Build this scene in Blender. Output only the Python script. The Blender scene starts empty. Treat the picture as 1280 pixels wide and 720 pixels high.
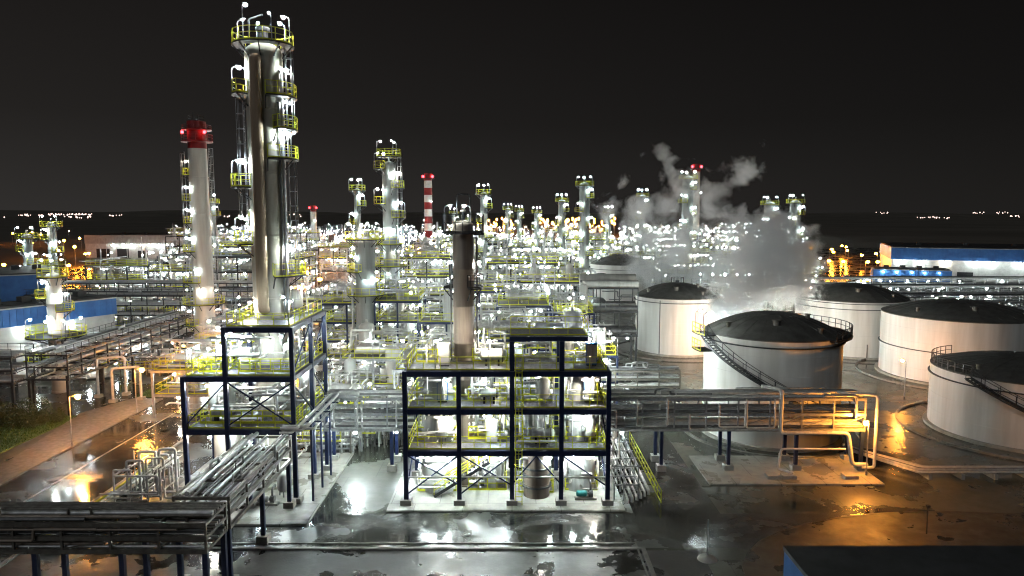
import bpy, math, random
from mathutils import Vector, Matrix
PI = math.pi
R = math.radians
sc = bpy.context.scene
COL = sc.collection
# ------------------------------------------------------------------ camera model
FPX, CAMH = 900.0, 24.0
TH = math.atan((360 - 268) / FPX)
CT, ST = math.cos(TH), math.sin(TH)

def ray(px, py):
    u = (px - 640) / FPX
    v = (360 - py) / FPX
    return u, CT + v * ST, -ST + v * CT

def at(px, py, d):
    """world point seen at a photo pixel at depth d"""
    x, y, z = ray(px, py)
    t = d / y
    return Vector((x * t, d, CAMH + z * t))

def gp(px, py, z=0.0):
    """world point of a photo pixel on the level z"""
    x, y, dz = ray(px, py)
    t = (z - CAMH) / dz
    return Vector((x * t, y * t, z))

def zy(py, d):
    return at(640, py, d).z

# ------------------------------------------------------------------ materials
def nn(nt, typ, **kw):
    n = nt.nodes.new(typ)
    for k, v in kw.items():
        if k.startswith('i_'):
            n.inputs[k[2:].replace('_', ' ')].default_value = v
        else:
            setattr(n, k, v)
    return n

def rgb(c):
    return (c[0], c[1], c[2], 1.0)

def mat(name, c, rough=.5, metal=0.0, c2=None, scale=1.5, amount=.5, bump=0.0, streak=False, rvar=.1, spec=.5):
    m = bpy.data.materials.new(name)
    m.use_nodes = True
    nt = m.node_tree
    b = nt.nodes['Principled BSDF']
    b.inputs['Roughness'].default_value = rough
    b.inputs['Metallic'].default_value = metal
    b.inputs['Specular IOR Level'].default_value = spec
    tc = nn(nt, 'ShaderNodeTexCoord')
    src = tc.outputs['Object']
    if streak:
        mp = nn(nt, 'ShaderNodeMapping')
        mp.inputs['Scale'].default_value = (1.0, 1.0, 0.09)
        nt.links.new(src, mp.inputs[0])
        src = mp.outputs[0]
    no = nn(nt, 'ShaderNodeTexNoise', i_Scale=scale, i_Detail=5.0, i_Roughness=.62)
    nt.links.new(src, no.inputs['Vector'])
    if c2 is None:
        c2 = tuple(x * .55 for x in c)
    rp = nn(nt, 'ShaderNodeValToRGB')
    rp.color_ramp.elements[0].position = .5 - .32 * (1 - amount) - .06
    rp.color_ramp.elements[1].position = .5 + .2
    rp.color_ramp.elements[0].color = rgb(c2)
    rp.color_ramp.elements[1].color = rgb(c)
    nt.links.new(no.outputs[0], rp.inputs[0])
    nt.links.new(rp.outputs[0], b.inputs['Base Color'])
    mr = nn(nt, 'ShaderNodeMapRange')
    mr.inputs[3].default_value = min(1, rough + rvar)
    mr.inputs[4].default_value = max(.03, rough - rvar)
    nt.links.new(no.outputs[0], mr.inputs[0])
    nt.links.new(mr.outputs[0], b.inputs['Roughness'])
    if bump:
        bn = nn(nt, 'ShaderNodeBump', i_Strength=bump, i_Distance=.05)
        nt.links.new(no.outputs[0], bn.inputs['Height'])
        nt.links.new(bn.outputs[0], b.inputs['Normal'])
    return m

def emat(name, c, s):
    m = bpy.data.materials.new(name)
    m.use_nodes = True
    nt = m.node_tree
    nt.nodes.remove(nt.nodes['Principled BSDF'])
    e = nn(nt, 'ShaderNodeEmission')
    e.inputs[0].default_value = rgb(c)
    e.inputs[1].default_value = s
    nt.links.new(e.outputs[0], nt.nodes['Material Output'].inputs[0])
    return m

def wetmat(name, dry, wet, scale=.16, lo=.46, hi=.56, rdry=.42, rwet=.05, bump=.25, joints=0):
    """ground with puddles: noise decides where water stands"""
    m = bpy.data.materials.new(name)
    m.use_nodes = True
    nt = m.node_tree
    L = nt.links
    b = nt.nodes['Principled BSDF']
    tc = nn(nt, 'ShaderNodeTexCoord')
    big = nn(nt, 'ShaderNodeTexNoise', i_Scale=scale, i_Detail=6.0, i_Roughness=.55, i_Distortion=.4)
    fine = nn(nt, 'ShaderNodeTexNoise', i_Scale=7.0, i_Detail=4.0, i_Roughness=.7)
    mid = nn(nt, 'ShaderNodeTexNoise', i_Scale=.9, i_Detail=5.0, i_Roughness=.65)
    rip = nn(nt, 'ShaderNodeTexNoise', i_Scale=2.2, i_Detail=2.0)
    for n in (big, fine, mid, rip):
        L.new(tc.outputs['Object'], n.inputs['Vector'])
    pm = nn(nt, 'ShaderNodeMapRange')
    pm.interpolation_type = 'SMOOTHSTEP'
    pm.inputs[1].default_value = lo
    pm.inputs[2].default_value = hi
    add = nn(nt, 'ShaderNodeMath', operation='MULTIPLY_ADD')
    add.inputs[1].default_value = .18
    L.new(mid.outputs[0], add.inputs[0])
    sub = nn(nt, 'ShaderNodeMath', operation='SUBTRACT')
    sub.inputs[1].default_value = .09
    L.new(big.outputs[0], sub.inputs[0])
    L.new(sub.outputs[0], add.inputs[2])
    L.new(add.outputs[0], pm.inputs[0])
    rp = nn(nt, 'ShaderNodeValToRGB')
    rp.color_ramp.elements[0].position = .3
    rp.color_ramp.elements[1].position = .72
    rp.color_ramp.elements[0].color = rgb(tuple(x * .5 for x in dry))
    rp.color_ramp.elements[1].color = rgb(dry)
    L.new(mid.outputs[0], rp.inputs[0])
    mx = nn(nt, 'ShaderNodeMixRGB')
    mx.inputs[2].default_value = rgb(wet)
    L.new(pm.outputs[0], mx.inputs[0])
    L.new(rp.outputs[0], mx.inputs[1])
    col = mx.outputs[0]
    if joints:
        bk = nn(nt, 'ShaderNodeTexBrick', offset=.5)
        bk.inputs['Color1'].default_value = (1, 1, 1, 1)
        bk.inputs['Color2'].default_value = (.86, .87, .86, 1)
        bk.inputs['Mortar'].default_value = (.35, .36, .34, 1)
        bk.inputs['Scale'].default_value = 1.0
        bk.inputs['Mortar Size'].default_value = .035
        bk.inputs['Brick Width'].default_value = joints
        bk.inputs['Row Height'].default_value = joints * .8
        L.new(tc.outputs['Object'], bk.inputs['Vector'])
        mj = nn(nt, 'ShaderNodeMixRGB', blend_type='MULTIPLY')
        mj.inputs[0].default_value = 1.0
        L.new(col, mj.inputs[1])
        L.new(bk.outputs[0], mj.inputs[2])
        col = mj.outputs[0]
    L.new(col, b.inputs['Base Color'])
    rr = nn(nt, 'ShaderNodeMapRange')
    rr.inputs[3].default_value = rdry
    rr.inputs[4].default_value = rwet
    L.new(pm.outputs[0], rr.inputs[0])
    L.new(rr.outputs[0], b.inputs['Roughness'])
    b.inputs['Specular IOR Level'].default_value = .6
    hm = nn(nt, 'ShaderNodeMixRGB')
    L.new(pm.outputs[0], hm.inputs[0])
    L.new(fine.outputs[0], hm.inputs[1])
    rs = nn(nt, 'ShaderNodeMath', operation='MULTIPLY')
    rs.inputs[1].default_value = .12
    L.new(rip.outputs[0], rs.inputs[0])
    L.new(rs.outputs[0], hm.inputs[2])
    bn = nn(nt, 'ShaderNodeBump', i_Strength=bump, i_Distance=.03)
    L.new(hm.outputs[0], bn.inputs['Height'])
    L.new(bn.outputs[0], b.inputs['Normal'])
    return m

M = {}
M['navy'] = mat('navy_paint', (.012, .022, .07), .38, .0, (.008, .014, .045), 2.0)
M['blue'] = mat('blue_paint', (.02, .07, .22), .4, .0, None, 2.0)
M['steel'] = mat('galvanised_steel', (.42, .43, .44), .42, .55, (.24, .24, .24), 3.0)
M['dark'] = mat('dark_steel', (.05, .052, .055), .5, .35, (.025, .025, .027), 3.0)
M['oldsteel'] = mat('aged_steel', (.19, .175, .15), .5, .3, (.09, .08, .065), 2.0)
M['cladm'] = mat('grey_cladding', (.38, .4, .38), .65, .05, (.2, .21, .2), 1.0, .6, .06, True, .1, .25)
M['dull'] = mat('dull_cladding', (.5, .48, .42), .74, 0, (.3, .28, .23), .8, .65, .08, True, .1, .2)
M['rust'] = mat('weathered_steel', (.34, .28, .225), .5, .15, (.17, .135, .105), 1.2, .6, .1, True)
M['pipe'] = mat('pipe_cladding', (.56, .57, .57), .36, .3, (.32, .32, .31), 2.5, .5, .08)
M['pipew'] = mat('white_pipe', (.66, .66, .63), .45, .1, (.42, .41, .38), 2.0)
M['piped'] = mat('dull_pipe', (.2, .2, .2), .42, .5, (.1, .1, .1), 2.0)
M['clad'] = mat('vessel_cladding', (.56, .57, .55), .6, .05, (.31, .31, .28), 1.1, .6, .06, True, .12, .3)
M['cladw'] = mat('pale_cladding', (.62, .61, .56), .5, .15, (.4, .39, .35), .9, .5, .05, True)
M['brown'] = mat('brown_cladding', (.4, .3, .21), .75, 0, (.22, .16, .11), 1.0, .6, .06, True, .1, .2)
M['yellow'] = mat('yellow_paint', (.66, .68, .02), .45, 0, (.5, .5, .02), 2.0)
M['grate'] = mat('floor_grating', (.25, .26, .26), .5, .5, (.12, .12, .12), 4.0)
M['grated'] = mat('dark_grating', (.1, .1, .105), .55, .4, (.05, .05, .05), 4.0)
M['conc'] = mat('concrete', (.4, .39, .35), .7, 0, (.24, .23, .2), 1.2, .5, .2)
M['tankw'] = mat('white_tank_paint', (.74, .735, .7), .5, 0, (.5, .485, .44), .55, .5, .02, True)
M['roof'] = mat('tank_roof', (.13, .127, .115), .6, .05, (.07, .068, .06), .9, .5, .1)
M['red'] = mat('red_paint', (.26, .012, .014), .5, 0, (.15, .008, .009), 1.0)
M['white'] = mat('white_paint', (.72, .71, .68), .5, 0, (.5, .49, .46), 1.0)
M['bluewall'] = mat('blue_cladding', (.035, .15, .42), .45, .1, (.025, .1, .3), .8)
M['greywall'] = mat('pale_panel', (.5, .49, .46), .55, .1, (.36, .35, .33), .7)
M['flatroof'] = mat('flat_roof', (.05, .052, .055), .7, 0, (.03, .03, .03), .5)
M['brick'] = mat('paving', (.17, .158, .142), .4, 0, (.1, .095, .085), 2.0, .5, .2, False, .2)
M['kerb'] = mat('kerb_stone', (.24, .23, .21), .55, 0, (.12, .115, .1), 1.5)
M['line'] = mat('road_paint', (.6, .6, .56), .4, 0, (.25, .25, .23), 3.0, .4)
M['leaf'] = mat('leaves', (.05, .075, .025), .6, 0, (.025, .04, .015), 1.0)
M['bark'] = mat('bark', (.1, .07, .05), .8, 0, None, 3.0)
M['grass'] = mat('grass_blades', (.07, .14, .03), .7, 0, (.04, .08, .02), .8)
M['teal'] = mat('teal_paint', (.03, .3, .3), .4, 0)
M['hill'] = mat('far_land', (.2, .18, .15), .95, 0, (.12, .11, .09), .004, spec=.1)
M['earth'] = wetmat('earth', (.1, .085, .06), (.055, .046, .034), .3, .42, .74, .6, .12, .5)
M['yard'] = wetmat('yard_paving', (.125, .128, .1), (.05, .054, .04), .11, .34, .66, .42, .07, .3, 5.0)
M['asph'] = wetmat('wet_asphalt', (.085, .083, .074), (.05, .05, .042), .16, .34, .62, .32, .09, .4)
M['asphdry'] = wetmat('dark_asphalt', (.034, .033, .028), (.022, .021, .018), .3, .42, .66, .5, .12, .5)
M['slab'] = wetmat('wet_concrete', (.46, .45, .4), (.26, .255, .215), .25, .42, .74, .45, .1, .25, 4.0)
for tn, tc_ in (('', (.86, 1.0, .98)), ('_w', (1.0, .93, .8)), ('_c', (.78, .95, 1.0))):
    M['l_near' + tn] = emat('lamp_near' + tn, tc_, 820)
    M['l_mid' + tn] = emat('lamp_mid' + tn, tc_, 210)
    M['l_far' + tn] = emat('lamp_far' + tn, tc_, 130)
M['l_sod'] = emat('lamp_sodium', (1.0, .36, .045), 1500)
M['l_sodfar'] = emat('lamp_sodium_far', (1.0, .27, .018), 300)
M['l_red'] = emat('lamp_red', (1.0, .03, .04), 16)
M['l_city'] = emat('lamp_city', (1.0, .72, .62), 2.2)

# ------------------------------------------------------------------ mesh builder
class MB:
    def __init__(s):
        s.v, s.f, s.m, s.cur = [], [], [], 0

    def add(s, vs, fs):
        n = len(s.v)
        s.v.extend(vs)
        s.f.extend([tuple(i + n for i in f) for f in fs])
        s.m.extend([s.cur] * len(fs))

    def box(s, x0, y0, z0, x1, y1, z1):
        s.add([(x0, y0, z0), (x1, y0, z0), (x1, y1, z0), (x0, y1, z0), (x0, y0, z1), (x1, y0, z1), (x1, y1, z1), (x0, y1, z1)],
              [(3, 2, 1, 0), (4, 5, 6, 7), (0, 1, 5, 4), (1, 2, 6, 5), (2, 3, 7, 6), (3, 0, 4, 7)])

    def frame_of(s, d):
        d = d.normalized()
        up = Vector((0, 0, 1)) if abs(d.z) < .95 else Vector((0, 1, 0))
        a = d.cross(up).normalized()
        return a, a.cross(d).normalized()

    def bar(s, p, q, w, h=None):
        p, q = Vector(p), Vector(q)
        h = h or w
        a, b = s.frame_of(q - p)
        a = a * (w / 2)
        b = b * (h / 2)
        vs = [tuple(x) for x in (p - a - b, p + a - b, p + a + b, p - a + b, q - a - b, q + a - b, q + a + b, q - a + b)]
        s.add(vs, [(0, 1, 2, 3), (7, 6, 5, 4), (4, 5, 1, 0), (5, 6, 2, 1), (6, 7, 3, 2), (7, 4, 0, 3)])

    def tube(s, p, q, r, n=8, r2=None):
        p, q = Vector(p), Vector(q)
        r2 = r if r2 is None else r2
        a, b = s.frame_of(q - p)
        vs = []
        for c, rr in ((p, r), (q, r2)):
            for i in range(n):
                t = 2 * PI * i / n
                vs.append(tuple(c + a * (math.cos(t) * rr) + b * (math.sin(t) * rr)))
        fs = [(i, (i + 1) % n, n + (i + 1) % n, n + i)[::-1] for i in range(n)]
        fs += [tuple(range(n)), tuple(range(2 * n - 1, n - 1, -1))]
        s.add(vs, fs)

    def pipe(s, pts, r, n=8, bend=None):
        """polyline pipe with rounded elbows"""
        P = [Vector(p) for p in pts]
        bend = bend if bend is not None else r * 2.2
        path = [P[0]]
        for i in range(1, len(P) - 1):
            a, b, c = P[i - 1], P[i], P[i + 1]
            d1, d2 = (a - b), (c - b)
            k = min(bend, d1.length * .45, d2.length * .45)
            d1.normalize(); d2.normalize()
            for t in (0, .33, .67, 1):
                p0, p1, p2 = b + d1 * k, b, b + d2 * k
                path.append(p0 * (1 - t) ** 2 + p1 * 2 * t * (1 - t) + p2 * t * t)
        path.append(P[-1])
        vs, fs = [], []
        a = b = None
        m = len(path)
        for i, p in enumerate(path):
            d = (path[min(i + 1, m - 1)] - path[max(i - 1, 0)])
            if d.length < 1e-6:
                d = Vector((0, 0, 1))
            d.normalize()
            if a is None:
                a, b = s.frame_of(d)
            else:
                a = (a - d * a.dot(d))
                if a.length < 1e-5:
                    a, b = s.frame_of(d)
                a.normalize()
                b = a.cross(d).normalized()
            for j in range(n):
                t = 2 * PI * j / n
                vs.append(tuple(p + a * (math.cos(t) * r) + b * (math.sin(t) * r)))
        for i in range(m - 1):
            for j in range(n):
                fs.append((i * n + j, (i + 1) * n + j, (i + 1) * n + (j + 1) % n, i * n + (j + 1) % n))
        fs.append(tuple(range(n)))
        fs.append(tuple(range(m * n - 1, (m - 1) * n - 1, -1)))
        s.add(vs, fs)

    def lathe(s, prof, n=32, c=(0, 0)):
        vs, fs = [], []
        for r, z in prof:
            for i in range(n):
                t = 2 * PI * i / n
                vs.append((c[0] + r * math.cos(t), c[1] + r * math.sin(t), z))
        k = len(prof)
        for j in range(k - 1):
            for i in range(n):
                i2 = (i + 1) % n
                fs.append((j * n + i, j * n + i2, (j + 1) * n + i2, (j + 1) * n + i))
        if prof[0][0] > .001:
            fs.append(tuple(range(n - 1, -1, -1)))
        if prof[-1][0] > .001:
            fs.append(tuple(range((k - 1) * n, k * n)))
        s.add(vs, fs)

    def drum(s, p, q, r, n=16):
        """cylinder with domed ends along p-q"""
        p, q = Vector(p), Vector(q)
        d = (q - p).normalized()
        s.tube(p, q, r, n)
        s.tube(q, q + d * r * .3, r, n, r * .72)
        s.tube(q + d * r * .3, q + d * r * .45, r * .72, n, r * .1)
        s.tube(p - d * r * .3, p, r * .72, n, r)
        s.tube(p - d * r * .45, p - d * r * .3, r * .1, n, r * .72)

    def sector(s, c, r0, r1, a0, a1, z0, z1, n=None):
        n = n or max(3, int(abs(a1 - a0) / R(12)))
        vs, fs = [], []
        full = abs(abs(a1 - a0) - 2 * PI) < .01
        k = n if full else n + 1
        for i in range(k):
            t = a0 + (a1 - a0) * i / n
            co, si = math.cos(t), math.sin(t)
            for rr, z in ((r0, z0), (r1, z0), (r1, z1), (r0, z1)):
                vs.append((c[0] + rr * co, c[1] + rr * si, z))
        for i in range(n):
            a, b = i * 4, ((i + 1) % k) * 4
            for j in range(4):
                j2 = (j + 1) % 4
                fs.append((a + j, a + j2, b + j2, b + j))
        if not full:
            fs.append((0, 1, 2, 3)[::-1])
            e = (k - 1) * 4
            fs.append((e, e + 1, e + 2, e + 3))
        s.add(vs, fs)

    def ball(s, c, r, k=1):
        c = Vector(c)
        if k == 0:
            vs = [(r, 0, 0), (-r, 0, 0), (0, r, 0), (0, -r, 0), (0, 0, r), (0, 0, -r)]
            fs = [(0, 2, 4), (2, 1, 4), (1, 3, 4), (3, 0, 4), (2, 0, 5), (1, 2, 5), (3, 1, 5), (0, 3, 5)]
        else:
            n = 8
            vs = [(0, 0, -r)]
            for z in (-.7, 0, .7):
                for i in range(n):
                    t = 2 * PI * i / n
                    q = math.sqrt(1 - z * z)
                    vs.append((r * q * math.cos(t), r * q * math.sin(t), r * z))
            vs.append((0, 0, r))
            fs = [(0, 1 + (i + 1) % n, 1 + i) for i in range(n)]
            for k2 in range(2):
                for i in range(n):
                    a, b = 1 + k2 * n + i, 1 + k2 * n + (i + 1) % n
                    fs.append((a, b, b + n, a + n))
            fs += [(25, 17 + i, 17 + (i + 1) % n) for i in range(n)]
        s.add([tuple(c + Vector(v)) for v in vs], fs)

    def rail(s, pts, h=1.1, sp=1.4, w=.055, closed=False):
        P = [Vector(p) for p in pts]
        if closed:
            P.append(P[0])
        up = Vector((0, 0, h))
        for a, b in zip(P, P[1:]):
            s.bar(a + up, b + up, w)
            s.bar(a + up * .55, b + up * .55, w * .8)
            s.bar(a + up * .06, b + up * .06, w * .5, w * 2)
            k = max(1, int((b - a).length / sp + .5))
            for i in range(k):
                q = a.lerp(b, i / k)
                s.bar(q, q + up, w)
        s.bar(P[-1], P[-1] + up, w)

    def arcrail(s, c, r, a0, a1, z, h=1.1, w=.055, n=None):
        n = n or max(3, int(abs(a1 - a0) * r / 1.0))
        full = abs(abs(a1 - a0) - 2 * PI) < .01
        pts = [(c[0] + r * math.cos(a0 + (a1 - a0) * i / n), c[1] + r * math.sin(a0 + (a1 - a0) * i / n), z) for i in range(n + (0 if full else 1))]
        s.rail(pts, h, 1.2, w, closed=full)

    def ladder(s, p, z0, z1, ang, w=.5, cage=True, t=.05):
        """vertical caged ladder standing at p, its back to direction ang"""
        a = Vector((-math.sin(ang), math.cos(ang), 0)) * (w / 2)
        o = Vector((math.cos(ang), math.sin(ang), 0))
        p = Vector((p[0], p[1], 0))
        for sgn in (-1, 1):
            s.bar(p + a * sgn + Vector((0, 0, z0)), p + a * sgn + Vector((0, 0, z1)), t)
        z = z0 + .3
        while z < z1:
            s.bar(p - a + Vector((0, 0, z)), p + a + Vector((0, 0, z)), t * .7)
            z += .45
        if cage:
            z = z0 + 2.2
            prev = None
            while z < z1 + .9:
                pts = [p + a * (1.25 * math.cos(q)) + o * (.65 * math.sin(q)) + Vector((0, 0, z)) for q in (0, PI / 4, PI / 2, 3 * PI / 4, PI)]
                for u, v in zip(pts, pts[1:]):
                    s.bar(u, v, t * .8)
                if prev:
                    for u, v in list(zip(prev, pts))[1:4]:
                        s.bar(u, v, t * .6)
                prev = pts
                z += 1.3

    def mesh(s, name, mats, off=Vector((0, 0, 0)), smooth=True):
        me = bpy.data.meshes.new(name)
        vs = s.v if off.length < 1e-9 else [(v[0] - off.x, v[1] - off.y, v[2] - off.z) for v in s.v]
        me.from_pydata(vs, [], s.f)
        if not isinstance(mats, (list, tuple)):
            mats = [mats]
        for k in mats:
            me.materials.append(M[k])
        if len(mats) > 1:
            me.polygons.foreach_set('material_index', s.m)
        if smooth:
            me.polygons.foreach_set('use_smooth', [True] * len(me.polygons))
            me.set_sharp_from_angle(angle=R(50))
        me.update()
        return me

    def build(s, name, mats, parent=None, loc=None, smooth=True):
        """ONE mesh object; vertices are given in world space (the parents are unrotated)"""
        off = Vector((0, 0, 0))
        p = parent
        while p is not None:
            off += p.location
            p = p.parent
        if loc is not None:
            off += Vector(loc)
        ob = bpy.data.objects.new(name, s.mesh(name, mats, off, smooth))
        COL.objects.link(ob)
        if parent is not None:
            ob.parent = parent
        if loc is not None:
            ob.location = loc
        return ob

def tag(o, label=None, cat=None, group=None, kind=None):
    for k, v in (('label', label), ('category', cat), ('group', group), ('kind', kind)):
        if v:
            o[k] = v
    return o

def thing(name, label, cat, loc=(0, 0, 0), group=None):
    o = bpy.data.objects.new(name, None)
    o.empty_display_size = .3
    COL.objects.link(o)
    o.location = loc
    return tag(o, label, cat, group)

KIDS = {}
def copy_tree(o, parent=None):
    """a thing, its parts and their sub-parts"""
    c = o.copy()
    COL.objects.link(c)
    if parent is not None:
        c.parent = parent
    for ch in list(o.children):
        copy_tree(ch, c)
    return c

def surf(name, mb, m, kind='structure'):
    o = mb.build(name, m, smooth=False)
    o['kind'] = kind
    return o

# ------------------------------------------------------------------ lamps (parts): post, arm and head with a bulb as sub-part
LM = {}
LR = random.Random(42)
def lamp_meshes(style):
    if style in LM:
        return LM[style]
    st, size, tint, big = style
    r, mt = {'near': (.135, 'l_near'), 'mid': (.16, 'l_mid'), 'far': (.215, 'l_far')}[size]
    r *= big
    mt += tint
    a, b = MB(), MB()
    w = {'near': .045, 'mid': .05, 'far': .07}[size]
    if st == 'post':
        a.pipe([(0, 0, 0), (0, 0, 2.25), (.5, 0, 2.35)], w, 6, .25)
        a.box(.32, -.1, 2.36, .78, .1, 2.44)
        b.ball((.55, 0, 2.36 - r * .72), r)
    elif st == 'tall':
        a.pipe([(0, 0, 0), (0, 0, 2.8), (.4, 0, 2.95)], w, 6, .25)
        a.box(.22, -.1, 2.96, .64, .1, 3.04)
        b.ball((.43, 0, 2.96 - r * .72), r)
    elif st == 'flood':
        a.pipe([(0, 0, 0), (.3, 0, .5), (1.3, 0, .6)], .09, 6, .1)
        a.box(.9, -.4, .6, 2.1, .4, .75)
        r = .34
        b.ball((1.5, 0, .6 - r * .72), r)
    elif st == 'wall':
        a.pipe([(0, 0, 0), (.15, 0, .25), (.45, 0, .3)], w, 6, .1)
        a.box(.3, -.11, .3, .72, .11, .37)
        b.ball((.5, 0, .3 - r * .72), r)
    elif st == 'hang':
        a.tube((0, 0, 0), (0, 0, -.35), w, 6)
        a.box(-.16, -.16, -.42, .16, .16, -.35)
        b.ball((0, 0, -.42 - r * .7), r)
    LM[style] = (a.mesh('lamp', 'steel'), b.mesh('bulb', mt))
    return LM[style]

def lamp(parent, p, rz=0.0, st='post', size='near'):
    me, be = lamp_meshes((st, size, LR.choice(('', '', '', '_c', '_w')), LR.choice((.7, 1.0, 1.0, 1.2))))
    o = bpy.data.objects.new('lamp', me)
    COL.objects.link(o)
    o.parent = parent
    o.location = Vector(p) - parent.location
    o.rotation_euler = (0, 0, rz)
    b = bpy.data.objects.new('bulb', be)
    COL.objects.link(b)
    b.parent = o
    return o

# ------------------------------------------------------------------ columns
def column(name, label, cat, x, y, r, z1, plats=(), z0=0.0, shell='clad', size='near', n=32, taper=1.0, top='dome', group=None,
           ladders=(), risers=(), seams=4.0, railc='yellow', deckc='dark', lampdirs=None, cap=None):
    """plats: (z, centre angle deg, span deg, outer radius, [(lamp angle deg, style)...])"""
    t = thing(name, label, cat, (x, y, z0), group)
    b = MB()
    prof = [(r * 1.12, z0), (r * 1.12, z0 + .25), (r, z0 + .26)]
    z = z0 + seams
    rr = lambda q: r * (1 + (taper - 1) * (q - z0) / (z1 - z0))
    while z < z1 - seams * .5:
        prof += [(rr(z), z), (rr(z) * 1.025, z + .02), (rr(z) * 1.025, z + .16), (rr(z), z + .18)]
        z += seams
    rt = rr(z1)
    prof.append((rt, z1))
    if top == 'dome':
        prof += [(rt * math.cos(q), z1 + rt * .62 * math.sin(q)) for q in (R(18), R(36), R(54), R(72))] + [(.14, z1 + rt * .62), (.14, z1 + rt * .62 + .7), (.24, z1 + rt * .62 + .71), (.24, z1 + rt * .62 + .85)]
    elif top == 'open':
        prof += [(rt * .82, z1), (rt * .82, z1 - 1.5)]
    b.lathe(prof, n, (x, y))
    b.build('shell', shell, t)
    for (z, ac, sp, ro, lamps) in plats:
        d = MB()
        a0, a1 = R(ac - sp / 2), R(ac + sp / 2)
        if sp >= 359:
            a0, a1 = 0, 2 * PI
        ri = rr(z) * 1.03
        d.sector((x, y), ri, ro, a0, a1, z - .12, z)
        k = max(2, int(abs(a1 - a0) / R(40)))
        for i in range(k + (0 if sp >= 359 else 1)):
            a = a0 + (a1 - a0) * i / k
            d.bar((x + ri * math.cos(a), y + ri * math.sin(a), z - 1.1), (x + ro * .96 * math.cos(a), y + ro * .96 * math.sin(a), z - .12), .09)
        po = d.build('platform', deckc, t)
        q = MB()
        if sp >= 359:
            q.arcrail((x, y), ro - .06, a0, a1, z)
        else:
            pts = [(x + ri * math.cos(a0), y + ri * math.sin(a0), z)]
            m = max(3, int((a1 - a0) * ro / .9))
            pts += [(x + (ro - .06) * math.cos(a0 + (a1 - a0) * i / m), y + (ro - .06) * math.sin(a0 + (a1 - a0) * i / m), z) for i in range(m + 1)]
            pts += [(x + ri * math.cos(a1), y + ri * math.sin(a1), z)]
            q.rail(pts)
        q.build('railing', railc, po)
        for (la, st) in lamps:
            a = R(la)
            if st == 'wall':
                lamp(t, (x + (rr(z) - .02) * math.cos(a), y + (rr(z) - .02) * math.sin(a), z + 1.9), a, 'wall', size)
            else:
                lamp(t, (x + (ro - .1) * math.cos(a), y + (ro - .1) * math.sin(a), z), a + PI, st, size)
    for (ang, za, zb) in ladders:
        q = MB()
        a = R(ang)
        q.ladder((x + (r + .25) * math.cos(a), y + (r + .25) * math.sin(a)), za, zb, a)
        q.build('ladder', 'steel', t)
    for (ang, off, pr, za, zb, mt) in risers:
        q = MB()
        a = R(ang)
        c, s_ = math.cos(a), math.sin(a)
        q.pipe([(x + r * .6 * c, y + r * .6 * s_, zb), (x + (r + off) * c, y + (r + off) * s_, zb), (x + (r + off) * c, y + (r + off) * s_, za), (x + r * .6 * c, y + r * .6 * s_, za)], pr, 14, pr * 2)
        q.build('riser_pipe', mt, t)
    return t

# ------------------------------------------------------------------ clutter pipes
def clutter(mb, x0, x1, y0, y1, z0, z1, n, rg, rmin=.05, rmax=.13, ns=6):
    for _ in range(n):
        p = Vector((rg.uniform(x0, x1), rg.uniform(y0, y1), rg.uniform(z0, z1)))
        pts = [p.copy()]
        ax = rg.randrange(3)
        for k in range(rg.randint(1, 4)):
            q = pts[-1].copy()
            q[ax] = rg.uniform((x0, y0, z0)[ax], (x1, y1, z1)[ax])
            if (q - pts[-1]).length > .5:
                pts.append(q)
            ax = (ax + rg.choice((1, 2))) % 3
        if len(pts) > 1:
            mb.pipe(pts, rg.uniform(rmin, rmax), ns)

# ------------------------------------------------------------------ steel frame with decks
def steel_frame(t, xs, ys, zs, ps=.34, bh=.42, mt='navy', braces=(), deckmask=None, rails=True, foot=.45, tops=None, railback=True, deckm='grate'):
    """posts, beams per level, decks per level, railings per deck, footings - all parts of t"""
    ztop = zs[-1]
    for i, x in enumerate(xs):
        for j, y in enumerate(ys):
            zt = tops[i] if tops else ztop
            b = MB()
            b.box(x - ps / 2, y - ps / 2, .12, x + ps / 2, y + ps / 2, zt)
            b.build('post', mt, t)
            if foot:
                f = MB()
                f.box(x - foot, y - foot, .0, x + foot, y + foot, .55)
                f.build('footing', 'conc', t)
    for k, z in enumerate(zs):
        b = MB()
        use = [i for i, x in enumerate(xs) if (tops[i] if tops else ztop) >= z - .01]
        for y in ys:
            for i, i2 in zip(use, use[1:]):
                b.box(xs[i] + ps / 2, y - .13, z - bh, xs[i2] - ps / 2, y + .13, z)
        for i in use:
            for y, y2 in zip(ys, ys[1:]):
                b.box(xs[i] - .13, y + ps / 2, z - bh, xs[i] + .13, y2 - ps / 2, z)
        b.build('beam', mt, t)
        if deckmask is None or deckmask[k]:
            d = MB()
            d.box(xs[use[0]] + .16, ys[0] + .16, z - .02, xs[use[-1]] - .16, ys[-1] - .16, z + .04)
            for q in range(1, 6):
                yy = ys[0] + (ys[-1] - ys[0]) * q / 6
                d.box(xs[use[0]] + .2, yy - .05, z - .2, xs[use[-1]] - .2, yy + .05, z - .02)
            dk = d.build('deck', deckm, t)
            if rails:
                q = MB()
                xa, xb, ya, yb = xs[use[0]] + .2, xs[use[-1]] - .2, ys[0] + .2, ys[-1] - .2
                q.rail([(xa, ya, z + .04), (xb, ya, z + .04), (xb, yb, z + .04)] + ([(xa, yb, z + .04), (xa, ya, z + .04)] if railback else []))
                q.build('railing', 'yellow', dk)
    for (p, q) in braces:
        b = MB()
        b.bar(p, q, .11)
        b.build('brace', mt, t)

# ================================================================== SETTING
def sheet(name, x0, y0, x1, y1, z, m, kind='structure'):
    b = MB()
    b.add([(x0, y0, z), (x1, y0, z), (x1, y1, z), (x0, y1, z)], [(0, 1, 2, 3)])
    return surf(name, b, m, kind)

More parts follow.
